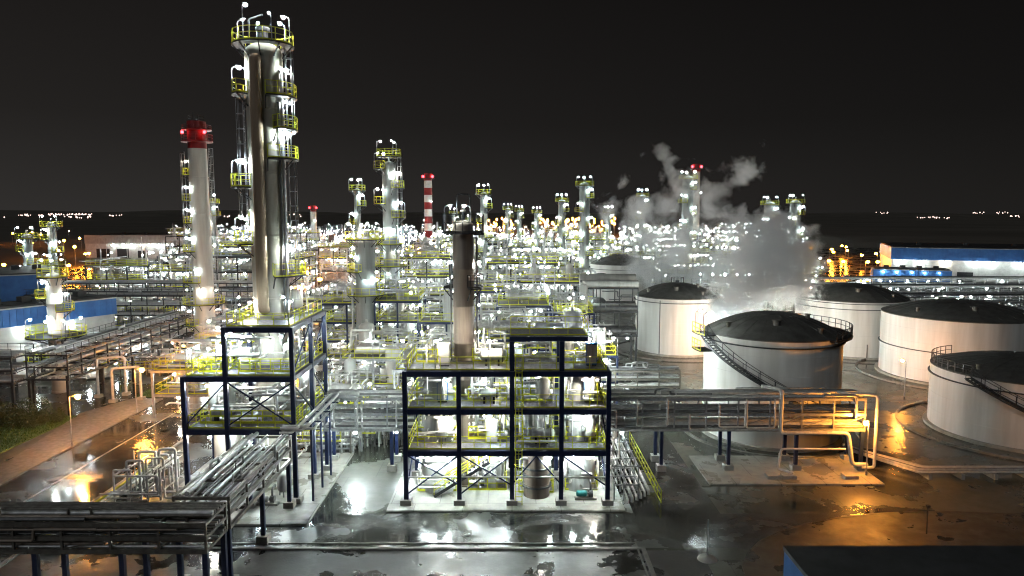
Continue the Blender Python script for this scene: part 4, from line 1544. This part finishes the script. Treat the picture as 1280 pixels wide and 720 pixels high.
# low units on the left
for i, (px, d, w, nl, lh, lb) in enumerate((
    (30, 104, 12, 1, 3.0, 'low railed platform unit before the lower blue shed'),
    (95, 104, 9, 1, 2.6, 'low white lit unit right of the slender column before the blue shed'),
    (122, 112, 7, 1, 2.6, 'small lit unit at the corner of the lower blue shed'),
    (172, 140, 12, 2, 2.6, 'two storey unit between the blue sheds and the red topped chimney'),
    (240, 86, 8, 2, 2.9, 'two storey unit with yellow rails left of the stepped frame'),
    (285, 98, 8, 2, 3.4, 'two storey unit behind the stepped frame'))):
    mid_unit(lb, (px - 640) / 900 * d, d, w, 6, nl, lh, 200 + i, mt='steel', group='low units on the left')
# ================================================================== FAR UNITS (too small to show parts: one mesh each)
def far_unit(seed):
    rg = random.Random(seed)
    b = MB()
    w, dp = rg.uniform(11, 16), rg.uniform(8, 11)
    nl = rg.randint(2, 4)
    lh = rg.uniform(2.8, 3.6)
    nb = 3
    xs = [-w / 2 + w * i / nb for i in range(nb + 1)]
    ys = [-dp / 2, dp / 2]
    b.cur = 0
    for x in xs:
        for y in ys:
            b.box(x - .14, y - .14, 0, x + .14, y + .14, nl * lh)
    for k in range(1, nl + 1):
        z = k * lh
        for y in ys:
            b.box(-w / 2, y - .1, z - .3, w / 2, y + .1, z)
        b.box(-w / 2, -dp / 2 + .15, z - .05, w / 2 * rg.uniform(.3, 1), dp / 2 - .15, z + .03)
        b.cur = 3
        b.rail([(-w / 2, -dp / 2, z), (w / 2, -dp / 2, z)], 1.1, 2.2, .09)
        b.cur = 0
    b.cur = 2
    for k in range(rg.randint(6, 10)):
        r = rg.uniform(.4, 1.3)
        vx, vy = rg.uniform(-w / 2 + 1, w / 2 - 1), rg.uniform(-dp / 2, dp / 2 - 1)
        h = rg.uniform(.5, 1.25) * nl * lh
        if rg.random() < .3:
            z = rg.randint(0, nl) * lh + r
            b.drum((vx - 2.5, vy, z), (vx + 2.5, vy, z), r * .8, 10)
        else:
            b.lathe([(r, 0), (r, h), (r * .6, h + r * .4), (.1, h + r * .5)], 12, (vx, vy))
    b.cur = 1
    clutter(b, -w / 2 - 1, w / 2 + 1, -dp / 2 - 1.5, dp / 2, .3, nl * lh + 1.5, 85, rg, .06, .18, 5)
    for k in range(rg.randint(2, 4)):
        x, y = rg.uniform(-w / 2, w / 2), rg.uniform(-dp / 2, dp / 2)
        b.tube((x, y, 0), (x, y, nl * lh + rg.uniform(2, 6)), rg.uniform(.15, .35), 6)
    for k in range(rg.randint(26, 40)):
        b.cur = rg.choice((4, 4, 4, 6, 5))
        x, y = rg.uniform(-w / 2, w / 2), rg.choice((-dp / 2 - .4, -dp / 2 - .4, dp / 2 + .4, rg.uniform(-dp / 2, dp / 2)))
        z = rg.randint(1, nl) * lh + rg.choice((-.8, 2.2))
        b.ball((x, y, z), rg.choice((.1, .13, .17, .2, .3)), 0)
    return b.mesh('process_unit', ['dark', 'pipe', 'cladw', 'yellow', 'l_far', 'l_far_w', 'l_far_c']), nl, w
FU = [far_unit(300 + i) for i in range(8)]
desc = ['with tall thin vents', 'with many round drums', 'with a low wide deck', 'crowded with silver pipes', 'with stacked yellow railed decks', 'with pale upright vessels', 'with scattered lamps', 'of dense pipe bundles']
rg = random.Random(77)
blocked = [(16, 114.5, 8), (29.3, 127, 19), (27.5, 182, 15), (60.2, 127, 21), (65, 107, 24), (-51.7, 120, 7), (17.5, 114.5, 9)]
placed = 0
d = 129.0
while d < 430:
    lo = (138 - 640) / 900 * d
    hi = (1000 - 640) / 900 * d if d > 215 else ((700 - 640) / 900 * d if d < 160 else (698 - 640) / 900 * d)
    x = lo + rg.uniform(0, 8)
    while x < hi:
        px = 640 + x / d * 900
        yy = d + rg.uniform(-5, 5)
        street = -54 < x < -40 and d < 330
        rk = (d < 162 and x < -44)
        if not street and not rk and not (px < 228 and d > 178) and not (494 < px < 533 and d > 195) and not (356 < px < 410 and d < 270) and all((x - q[0]) ** 2 + (yy - q[1]) ** 2 > q[2] ** 2 for q in blocked) and rg.random() < .9 and placed < 290:
            k = rg.randrange(8)
            o = bpy.data.objects.new('process_unit', FU[k][0])
            COL.objects.link(o)
            o.location = (x, yy, 0)
            o.rotation_euler = (0, 0, rg.choice((0, 0, PI / 2, PI)) + rg.uniform(-.04, .04))
            s_ = rg.uniform(.85, 1.25)
            o.scale = (1, 1, s_)
            zone = 'nearer' if d < 220 else ('mid field' if d < 320 else 'far')
            side = 'left of the slim column' if px < 488 else ('toward the tanks' if px > 740 else 'behind the centre frame')
            tag(o, '%s lit process unit %s, %s' % (zone, desc[k], side), 'process unit', 'lamp lit process units filling the field')
            placed += 1
        x += rg.uniform(10.5, 15) * (1 + max(0, d - 200) / 500)
    d += rg.uniform(11.5, 15) * (1 + max(0, d - 200) / 260)
print('far units', placed)
# low pipework units left, in front of the white hall
for i in range(14):
    d = rg.uniform(170, 300)
    px = rg.uniform(100, 300)
    k = rg.randrange(8)
# far towers
def tower(label, px, py, wpx, d, nplat, seed, striped=False, name='distillation_column', shell='cladm'):
    rg = random.Random(seed)
    x = (px - 640) / 900 * d
    r = wpx / 2 / 900 * d
    zt = zy(py, d)
    pl = [(zt, 0, 360, r + 1.1, [(200, 'post'), (320, 'post'), (90, 'post')])]
    z = zt - 3.2
    for k in range(nplat):
        s = k % 2
        ac = 190 if s else -10
        pl.append((z, ac, 130, r + 1.2, [(ac + (10 if s else -10), 'post'), (ac + (50 if s else -50), 'wall')]))
        z -= rg.uniform(3.0, 4.2)
        if z < 6:
            break
    return column(name, label, 'column', x, d, r, zt, plats=pl, shell=shell, size='far', n=14, seams=6, group='far columns above the field')
for i, a in enumerate((
    (268, 254, 7, 190, 8, 'thin lamp hung column between the red topped chimney and the tallest column'),
    (448, 238, 8, 150, 8, 'thin lamp hung column above the stout column'),
    (605, 243, 9, 170, 8, 'lamp hung column just right of the bare brown column'),
    (635, 262, 7, 300, 5, 'thin far column with one red lamp'),
    (649, 264, 6, 330, 5, 'short thin column right of the red lamp column'),
    (671, 266, 7, 300, 5, 'stubby lit column left of the plain grey pair'),
    (702, 252, 9, 230, 5, 'plain grey column left of the tallest far column'),
    (730, 232, 13, 190, 9, 'tallest far column with a round top deck left of the steam'),
    (760, 266, 7, 260, 5, 'thin column at the left border of the steam'),
    (802, 246, 8, 230, 7, 'lamp hung column seen through the left wisps of steam'),
    (858, 224, 14, 220, 9, 'twin decked tall column in the middle of the steam'),
    (960, 256, 13, 210, 7, 'left one of two round topped columns behind the thick steam'),
    (992, 254, 13, 205, 7, 'right one of two round topped columns behind the thick steam'),
    (320, 270, 7, 260, 6, 'thin column directly behind the tallest column'),
    (568, 268, 6, 280, 5, 'thin column left of the bare brown column head'),
    (585, 276, 6, 300, 4, 'short column behind the bare column basket'))):
    tower(a[5], a[0], a[1], a[2], a[3], a[4], 500 + i)
b = MB()
x = (635 - 640) / 900 * 300
b.tube((x, 300, zy(262, 300)), (x, 300, zy(258, 300)), .15, 6)
# chimneys
def chimney(label, px, py, wpx, d, bands):
    x, r, zt = (px - 640) / 900 * d, wpx / 2 / 900 * d, zy(py, d)
    t = thing('chimney_stack', label, 'chimney', (x, d, 0))
    b = MB()
    b.lathe([(r * 1.3, 0), (r * 1.08, zt * .6), (r, zt * .6 + .01)], 24, (x, d)) if not bands else None
    if not bands:
        b.lathe([(r * 1.05, zt * .6 + .02), (r, zt - 3.5)], 24, (x, d))
        b.build('shaft', 'cladw', t)
        b = MB()
        b.lathe([(r * 1.02, zt - 3.49), (r * 1.02, zt), (r * .8, zt), (r * .8, zt - 1)], 24, (x, d))
        b.build('red_band', 'red', t)
    else:
        h = (zy(py, d) - zy(297, d)) / bands
        z = zt
        for k in range(bands):
            b = MB()
            b.lathe([(r * 1.05, z - h + .01), (r, z)], 24, (x, d))
            b.build('red_band' if k % 2 == 0 else 'white_band', 'red' if k % 2 == 0 else 'white', t)
            z -= h
        b = MB()
        b.lathe([(r * 1.25, 0), (r * 1.05, z)], 24, (x, d))
        b.build('shaft', 'white', t)
    b = MB()
    for a in (200, 340, 90):
        b.ball((x + (r + .5) * math.cos(R(a)), d + (r + .5) * math.sin(R(a)), zt - 1.2), .55, 1)
    b.build('warning_lamp', 'l_red', t)
    b = MB()
    b.sector((x, d), r + .02, r + 1.1, 0, 2 * PI, zt - 2.2, zt - 2.05)
    b.arcrail((x, d), r + 1.05, 0, 2 * PI, zt - 2.05)
    b.build('ring_platform', 'dark', t)
    for k in range(4):
        lamp(t, (x + (r if k % 2 else -r) , d - r, 6 + k * (zt - 10) / 4), R(-90), 'wall', 'far')
    return t
chimney('red and white banded chimney behind the bare brown column', 536, 217, 9.5, 300, 9)
chimney('short beige chimney with a red head far behind the tallest column', 393, 257, 7, 420, 0)
chimney('red headed chimney rising behind the steam', 868, 205, 9, 330, 0)
# far mass of lights and pipes that reads as one
b = MB()
rg = random.Random(9)
for i in range(900):
    d = rg.uniform(440, 820)
    px = rg.uniform(238, 1000)
    if 560 < px < 775 and rg.random() < .7:
        continue
    x = (px - 640) / 900 * d
    h = rg.uniform(3, 14)
    b.cur = 0
    w = rg.uniform(.4, 2.2)
    b.box(x - w, d - w, 0, x + w, d + w, h)
    b.cur = 1
    b.tube((x + w + 1, d, 0), (x + w + 1, d, h * rg.uniform(.5, 1.3)), .35, 5)
    for k in range(3):
        b.cur = 2
        b.ball((x + rg.uniform(-6, 6), d - w - .8, rg.uniform(2, h + 3)), rg.uniform(.25, .5), 0)
o = b.build('distant_plant', ['dark', 'pipe', 'l_far'], smooth=False)
tag(o, 'far band of plant lights along the dark horizon', 'distant plant', None, 'stuff')
b = MB()
for (x0, x1, y0, n, dd) in ((22, 62, 269, 16, 3600), (60, 118, 268, 46, 3600), (78, 115, 271, 16, 3400), (137, 153, 269, 6, 3600), (5, 6, 272, 1, 3400), (1094, 1110, 266, 6, 4200), (1145, 1192, 272, 16, 3600), (1216, 1232, 266, 8, 4200), (1244, 1262, 266, 8, 4200), (1262, 1281, 270, 8, 3600), (280, 300, 270, 4, 3600), (345, 380, 269, 6, 3600)):
    for i in range(n):
        p = at(rg.uniform(x0, x1), y0 + rg.gauss(0, .6), dd)
        b.ball((p.x, p.y, max(4, p.z)), rg.uniform(2.2, 4.2), 0)
o = b.build('city_lights', 'l_city', smooth=False)
tag(o, 'scattered town lights on the dark horizon', 'town lights', None, 'stuff')
# ================================================================== BUILDINGS
def hall(name, label, p, q, depth, h, band, wallm='greywall', bandm='bluewall', lamps=(), size='far', extra=None, roofz=.35, lst='wall', lz=None):
    """long hall: front wall runs from p to q (ground points), body lies behind it"""
    p, q = Vector((p[0], p[1], 0)), Vector((q[0], q[1], 0))
    t = thing(name, label, 'building', p)
    e = (q - p)
    L = e.length
    e.normalize()
    nrm = Vector((-e.y, e.x, 0))
    def Q(a, c, z):
        return tuple(p + e * a + nrm * c + Vector((0, 0, z)))
    def block(mb, a0, a1, c0, c1, z0, z1):
        vs = [Q(a0, c0, z0), Q(a1, c0, z0), Q(a1, c1, z0), Q(a0, c1, z0), Q(a0, c0, z1), Q(a1, c0, z1), Q(a1, c1, z1), Q(a0, c1, z1)]
        mb.add(vs, [(3, 2, 1, 0), (4, 5, 6, 7), (0, 1, 5, 4), (1, 2, 6, 5), (2, 3, 7, 6), (3, 0, 4, 7)])
    b = MB()
    block(b, 0, L, 0, depth, 0, h - band)
    k = int(L / 6)
    for i in range(k + 1):
        a = .15 + (L - .3) * i / k
        block(b, a - .12, a + .12, -.12, -.002, 0, h - band - .05)
    b.build('wall', wallm, t, smooth=False)
    b = MB()
    block(b, -.25, L + .25, -.25, depth + .25, h - band, h)
    k = int(L / .9)
    for i in range(k):
        a = L * (i + .5) / k
        block(b, a - .06, a + .06, -.31, -.251, h - band + .05, h - .1)
    b.build('fascia', bandm, t, smooth=False)
    b = MB()
    block(b, -.35, L + .35, -.42, -.26, h - .02, h + .14)
    b.build('gutter', 'greywall', t, smooth=False)
    b = MB()
    block(b, .1, L - .1, .1, depth - .1, h, h + roofz)
    for i in range(4):
        block(b, L * (.15 + .22 * i), L * (.15 + .22 * i) + 1.4, depth * .5, depth * .5 + 1.4, h + roofz, h + roofz + .8)
    for i in range(int(L / 3)):
        block(b, 1 + i * 3, 1.08 + i * 3, .2, depth - .2, h + roofz, h + roofz + .06)
    b.build('roof', 'flatroof', t, smooth=False)
    for (a, w_, z) in (extra or ()):
        b = MB()
        block(b, a, a + w_, -.08, -.003, .02, z)
        b.build('door', 'dark', t, smooth=False)
    for a in lamps:
        w = lamp(t, Vector(Q(a * L, -.02 if lz is None else -.27, lz or h - band - .9)), math.atan2(-nrm.y, -nrm.x), lst, size)
    return t
hall('blue_shed', 'lower blue shed with pale ground floor panels behind the slender column', (-72.0, 97.0), (-63.2, 113.5), 7, 10.8, 2.5, lamps=(.25, .62), size='mid', extra=((1.2, 2.6, 4), (5.2, 2.6, 4), (9.2, 2.6, 4), (13.5, 2.6, 4)))
hall('blue_shed', 'upper blue shed cut off by the left edge with a black roof', (-96, 122), (-83.5, 131), 22, 13.2, 6.2, lamps=(.3, .8), size='mid')
hall('white_hall', 'long white hall with a lit fascia far behind the blue sheds', (-238, 402), (-178, 398), 40, 12.4, 4.6, 'white', 'greywall', lst='flood', lamps=(.28, .38, .46, .55, .63, .72, .8, .9), extra=((6, 8, 5), (18, 7, 5), (30, 6, 4)))
b = MB()
for k in range(3):
    b.box(-208 + k * 2.6, 401.2, 1.2, -206.3 + k * 2.6, 401.3, 4.2)
hall('blue_hall', 'long blue hall with a row of white wall lamps by the right edge', (133, 252), (196, 226), 45, 12.4, 4.0, 'white', 'bluewall', lst='flood', lamps=(.04, .13, .24, .36, .44, .55, .62, .78, .9), extra=((20, 5, 4.5), (45, 6, 4.5)))
hall('blue_annexe', 'low bright blue annexe before the long blue hall', (117, 232), (137, 224), 9, 6.4, 4.0, 'white', 'bluewall', lamps=(.12, .3, .5, .66, .85), lz=5.6)
# dark roofed building at the bottom right
pc = gp(980, 682, 6.0)
t = thing('flat_roofed_shed', 'flat black roof with a blue side wall at the bottom right corner', 'building', (pc.x + 12, pc.y - 6, 0))
b = MB()
b.box(pc.x + .02, pc.y - 16, 0, pc.x + 30, pc.y - .02, 5.75)
b.build('wall', 'bluewall', t, smooth=False)
b = MB()
b.box(pc.x - .05, pc.y - 16.1, 5.76, pc.x + 30.1, pc.y, 6.0)
b.build('roof', 'flatroof', t, smooth=False)
# little marker pole before the side road
p = gp(884, 699)
t = thing('marker_pole', 'thin grey pole on a round concrete foot in the wet forecourt', 'pole', (p.x, p.y, 0))
b = MB()
b.tube((p.x, p.y, .2), (p.x, p.y, 2.9), .05, 8)
b.build('pole', 'steel', t)
b = MB()
b.lathe([(.7, 0), (.55, .18), (.2, .22), (.1, .3)], 16, (p.x, p.y))
b.build('foot', 'conc', t)
p = gp(1158, 668)
t = thing('marker_pole', 'short dark post standing on the earth verge', 'pole', (p.x, p.y, .05))
b = MB()
b.tube((p.x, p.y, .05), (p.x, p.y, 2.1), .05, 8)
b.box(p.x - .12, p.y - .12, 2.1, p.x + .12, p.y + .12, 2.3)
b.build('pole', 'dark', t)
# hedge and lawn by the pavement
rg = random.Random(4)
for i, (x, y, r_) in enumerate(((-56.5, 80.5, 2.3), (-53.8, 80.2, 1.9), (-59.2, 79.5, 2.4), (-62, 80, 2.2), (-64.5, 79.5, 2.3))):
    t = thing('bush', ['dark rounded bush second from the pavement', 'dark bush nearest the pavement lamp', 'dark bush in the middle of the hedge row', 'dark bush fourth from the pavement', 'dark bush at the left edge of the photo'][i], 'bush', (x, y, 0), 'bushes by the pavement')
    b = MB()
    for k in range(7):
        a = rg.uniform(0, 6.28)
        b.tube((x, y, 0), (x + r_ * .5 * math.cos(a), y + r_ * .5 * math.sin(a), r_ * .8), .05, 5, .02)
    b.build('stem', 'bark', t)
    b = MB()
    lobes = [(rg.gauss(0, .42), rg.gauss(0, .42), rg.uniform(.25, .85), rg.uniform(.3, .55)) for _ in range(9)]
    for k in range(2600):
        lx, ly, lz, lr = rg.choice(lobes)
        v = Vector((rg.gauss(0, 1), rg.gauss(0, 1), rg.gauss(0, 1))).normalized() * lr * rg.uniform(.6, 1.05)
        c = Vector((x + (lx + v.x) * r_, y + (ly + v.y) * r_, max(.08, (lz + v.z) * r_ * 1.05)))
        u = Vector((rg.gauss(0, 1), rg.gauss(0, 1), rg.gauss(0, 1))).normalized()
        w = u.orthogonal().normalized()
        s_ = rg.uniform(.07, .15)
        b.add([tuple(c - u * s_), tuple(c + w * s_ * .5), tuple(c + u * s_), tuple(c - w * s_ * .5)], [(0, 1, 2, 3)])
    b.build('crown', 'leaf', t, smooth=False)
def lawn(name, x0, y0, x1, y1, n, label):
    b = MB()
    b.box(x0, y0, 0, x1, y1, .09)
    for k in range(n):
        x, y = rg.uniform(x0, x1), rg.uniform(y0, y1)
        a = rg.uniform(0, 6.28)
        h = rg.uniform(.1, .26)
        dx, dy = .05 * math.cos(a), .05 * math.sin(a)
        lx, ly = rg.uniform(-.1, .1), rg.uniform(-.1, .1)
        b.add([(x - dx, y - dy, .09), (x + dx, y + dy, .09), (x + lx, y + ly, .09 + h)], [(0, 1, 2)])
    o = b.build(name, 'grass', smooth=False)
    tag(o, label, 'grass', None, 'stuff')
lawn('grass', -72, 62, -51.6, 84, 14000, 'dark lawn between the hedge and the brick pavement')
lawn('grass', -49.8, 93, -46.2, 117, 3000, 'narrow strip of grass beside the far street')
# ================================================================== STEAM
def steam(name, blobs, label, dens, d0, nscale, thr, voxel, amp=2.6, sharp=.3, warp=3.0):
    B = []
    for (px, py, rp, dd) in blobs:
        c = at(px, py, d0 + dd)
        B.append((c, rp / 900 * (d0 + dd)))
    mb = MB()
    import bmesh
    bm = bmesh.new()
    for c, r in B:
        bmesh.ops.create_icosphere(bm, subdivisions=2, radius=r * 1.12 + warp * .45, matrix=Matrix.Translation(c))
    me = bpy.data.meshes.new(name)
    bm.to_mesh(me)
    bm.free()
    o = bpy.data.objects.new(name, me)
    COL.objects.link(o)
    md = o.modifiers.new('Remesh', 'REMESH')
    md.mode = 'VOXEL'
    md.voxel_size = voxel
    bpy.context.view_layer.update()
    dg = bpy.context.evaluated_depsgraph_get()
    me2 = bpy.data.meshes.new_from_object(o.evaluated_get(dg))
    o.modifiers.clear()
    o.data = me2
    m = bpy.data.materials.new(name + '_volume')
    m.use_nodes = True
    nt = m.node_tree
    nt.nodes.remove(nt.nodes['Principled BSDF'])
    L = nt.links
    pv = nn(nt, 'ShaderNodeVolumePrincipled')
    pv.inputs['Color'].default_value = (.985, .99, .995, 1)
    pv.inputs['Anisotropy'].default_value = .15
    L.new(pv.outputs[0], nt.nodes['Material Output'].inputs['Volume'])
    tc = nn(nt, 'ShaderNodeTexCoord')
    n1 = nn(nt, 'ShaderNodeTexNoise', i_Scale=nscale, i_Detail=6.0, i_Roughness=.62, i_Distortion=.6)
    L.new(tc.outputs['Object'], n1.inputs['Vector'])
    wn = nn(nt, 'ShaderNodeTexNoise', i_Scale=nscale * .8, i_Detail=3.0, i_Roughness=.55)
    L.new(tc.outputs['Object'], wn.inputs['Vector'])
    w1 = nn(nt, 'ShaderNodeVectorMath', operation='MULTIPLY_ADD')
    w1.inputs[1].default_value = (warp * 2, warp * 2, warp * 2)
    w1.inputs[2].default_value = (-warp, -warp, -warp)
    L.new(wn.outputs['Color'], w1.inputs[0])
    w2 = nn(nt, 'ShaderNodeVectorMath', operation='ADD')
    L.new(w1.outputs[0], w2.inputs[0])
    L.new(tc.outputs['Object'], w2.inputs[1])
    cur = None
    for c, r in B:
        vd = nn(nt, 'ShaderNodeVectorMath', operation='DISTANCE')
        vd.inputs[1].default_value = c
        L.new(w2.outputs[0], vd.inputs[0])
        ma = nn(nt, 'ShaderNodeMath', operation='MULTIPLY_ADD')
        ma.inputs[1].default_value = -1 / r
        ma.inputs[2].default_value = 1
        L.new(vd.outputs['Value'], ma.inputs[0])
        if cur is None:
            cur = ma.outputs[0]
        else:
            mx = nn(nt, 'ShaderNodeMath', operation='SMOOTH_MAX')
            mx.inputs[2].default_value = .25
            L.new(cur, mx.inputs[0])
            L.new(ma.outputs[0], mx.inputs[1])
            cur = mx.outputs[0]
    # erode by noise
    sb = nn(nt, 'ShaderNodeMath', operation='MULTIPLY_ADD')
    sb.inputs[1].default_value = amp
    sb.inputs[2].default_value = -amp * .5 - thr
    L.new(n1.outputs[0], sb.inputs[0])
    ad = nn(nt, 'ShaderNodeMath', operation='ADD')
    L.new(sb.outputs[0], ad.inputs[0])
    L.new(cur, ad.inputs[1])
    mr = nn(nt, 'ShaderNodeMapRange')
    mr.inputs[1].default_value = 0
    mr.inputs[2].default_value = sharp
    mr.inputs[3].default_value = 0
    mr.inputs[4].default_value = dens
    L.new(ad.outputs[0], mr.inputs[0])
    L.new(mr.outputs[0], pv.inputs['Density'])
    me2.materials.clear()
    me2.materials.append(m)
    m.cycles.volume_sampling = 'MULTIPLE_IMPORTANCE' if hasattr(m.cycles, 'volume_sampling') else 'DISTANCE'
    tag(o, label, 'steam', None, 'stuff')
    return o
steam('steam_cloud', [(900, 388, 20, 0), (915, 372, 30, 0), (940, 362, 36, 1), (962, 345, 44, 2), (985, 325, 40, 3), (945, 305, 34, 3), (925, 292, 26, 3), (965, 292, 30, 3), (1003, 312, 28, 3), (990, 350, 34, 2), (1012, 322, 22, 3)],
      'thick grey steam rolling up and right from the rim of the nearest tank', 1.7, 93, .36, .0, .8, 3.1, .9, 3.2)
steam('steam_plume', [(870, 352, 40, 0), (835, 348, 36, 0), (895, 345, 48, 2), (872, 368, 40, -2), (925, 330, 40, 2), (800, 330, 30, 0), (820, 335, 34, 0), (845, 318, 38, 0), (815, 296, 34, 0), (798, 270, 26, 0), (850, 285, 34, 0), (838, 258, 26, 0), (858, 238, 24, 0), (838, 215, 18, 0), (826, 190, 16, 0), (880, 240, 22, 0), (902, 238, 20, 0), (925, 222, 18, 0), (938, 200, 16, 0), (885, 262, 22, 0), (760, 262, 16, 0), (775, 228, 10, 0), (900, 330, 30, 0)],
      'thin ragged steam plume drifting left and high over the back tanks', .7, 150, .2, .16, 1.2, 3.4, 1.2, 5.0)
# ================================================================== WORLD, FILL SUN, CAMERA
w = bpy.data.worlds.new('World')
sc.world = w
w.use_nodes = True
nt = w.node_tree
bg = nt.nodes['Background']
sky = nn(nt, 'ShaderNodeTexSky')
sky.sky_type = 'NISHITA'
sky.sun_disc = False
sky.sun_elevation = R(40)
sky.sun_rotation = R(200)
tc = nn(nt, 'ShaderNodeTexCoord')
sp = nn(nt, 'ShaderNodeSeparateXYZ')
nt.links.new(tc.outputs['Generated'], sp.inputs[0])
rp = nn(nt, 'ShaderNodeValToRGB')
e = rp.color_ramp.elements
e[0].position, e[0].color = 0.0, (.0225, .0208, .0196, 1)
e[1].position, e[1].color = .36, (.0058, .0049, .0044, 1)
k = e.new(.12)
k.color = (.0125, .0111, .0101, 1)
nt.links.new(sp.outputs[2], rp.inputs[0])
ad = nn(nt, 'ShaderNodeMixRGB', blend_type='ADD')
ad.inputs[0].default_value = .00012
mr = nn(nt, 'ShaderNodeMapRange')
mr.inputs[1].default_value, mr.inputs[2].default_value = -.6, .6
mr.inputs[3].default_value, mr.inputs[4].default_value = 1.0, .42
nt.links.new(sp.outputs[0], mr.inputs[0])
mu = nn(nt, 'ShaderNodeMixRGB', blend_type='MULTIPLY')
mu.inputs[0].default_value = 1.0
nt.links.new(rp.outputs[0], mu.inputs[1])
nt.links.new(mr.outputs[0], mu.inputs[2])
nt.links.new(mu.outputs[0], ad.inputs[1])
nt.links.new(sky.outputs[0], ad.inputs[2])
nt.links.new(ad.outputs[0], bg.inputs[0])
bg.inputs[1].default_value = 1.0
ld = bpy.data.lights.new('fill_sun', 'SUN')
ld.energy = .28  # wide soft sun lamp added as even fill from behind the camera
ld.angle = R(25)
ld.color = (.9, .95, 1)
lo_ = bpy.data.objects.new('fill_sun', ld)
COL.objects.link(lo_)
lo_.rotation_euler = (R(58), 0, R(-28))
cd = bpy.data.cameras.new('camera')
cam = bpy.data.objects.new('camera', cd)
COL.objects.link(cam)
cam.location = (0, 0, CAMH)
cam.rotation_euler = (PI / 2 - TH, 0, 0)
cd.sensor_width = 36
cd.lens = FPX / 1280 * 36
cd.clip_start = .5
cd.clip_end = 30000
sc.camera = cam
sc.render.engine = 'CYCLES'
vs_ = sc.view_settings
vs_.view_transform = 'Standard'
vs_.look = 'None'
vs_.gamma = 1
vs_.exposure = .42
cy = sc.cycles
cy.use_denoising = True
cy.denoiser = 'OPENIMAGEDENOISE'
cy.denoising_input_passes = 'RGB_ALBEDO_NORMAL'
cy.denoising_prefilter = 'ACCURATE'
cy.use_adaptive_sampling = True
cy.adaptive_threshold = .02
cy.max_bounces = 6
cy.diffuse_bounces = 2
cy.glossy_bounces = 3
cy.transmission_bounces = 2
cy.volume_bounces = 5
cy.transparent_max_bounces = 8
cy.sample_clamp_indirect = 3
cy.sample_clamp_direct = 0
cy.use_light_tree = True
cy.filter_width = 1.15
cy.volume_step_rate = 1.5
cy.volume_max_steps = 96
cy.caustics_reflective = False
cy.caustics_refractive = False
print('objects', len(bpy.data.objects), 'polys', sum(len(m.polygons) for m in bpy.data.meshes))

for o in bpy.data.objects:
    l = o.get('label')
    if l and not 4 <= len(l.split()) <= 16:
        print('LABEL', len(l.split()), l)
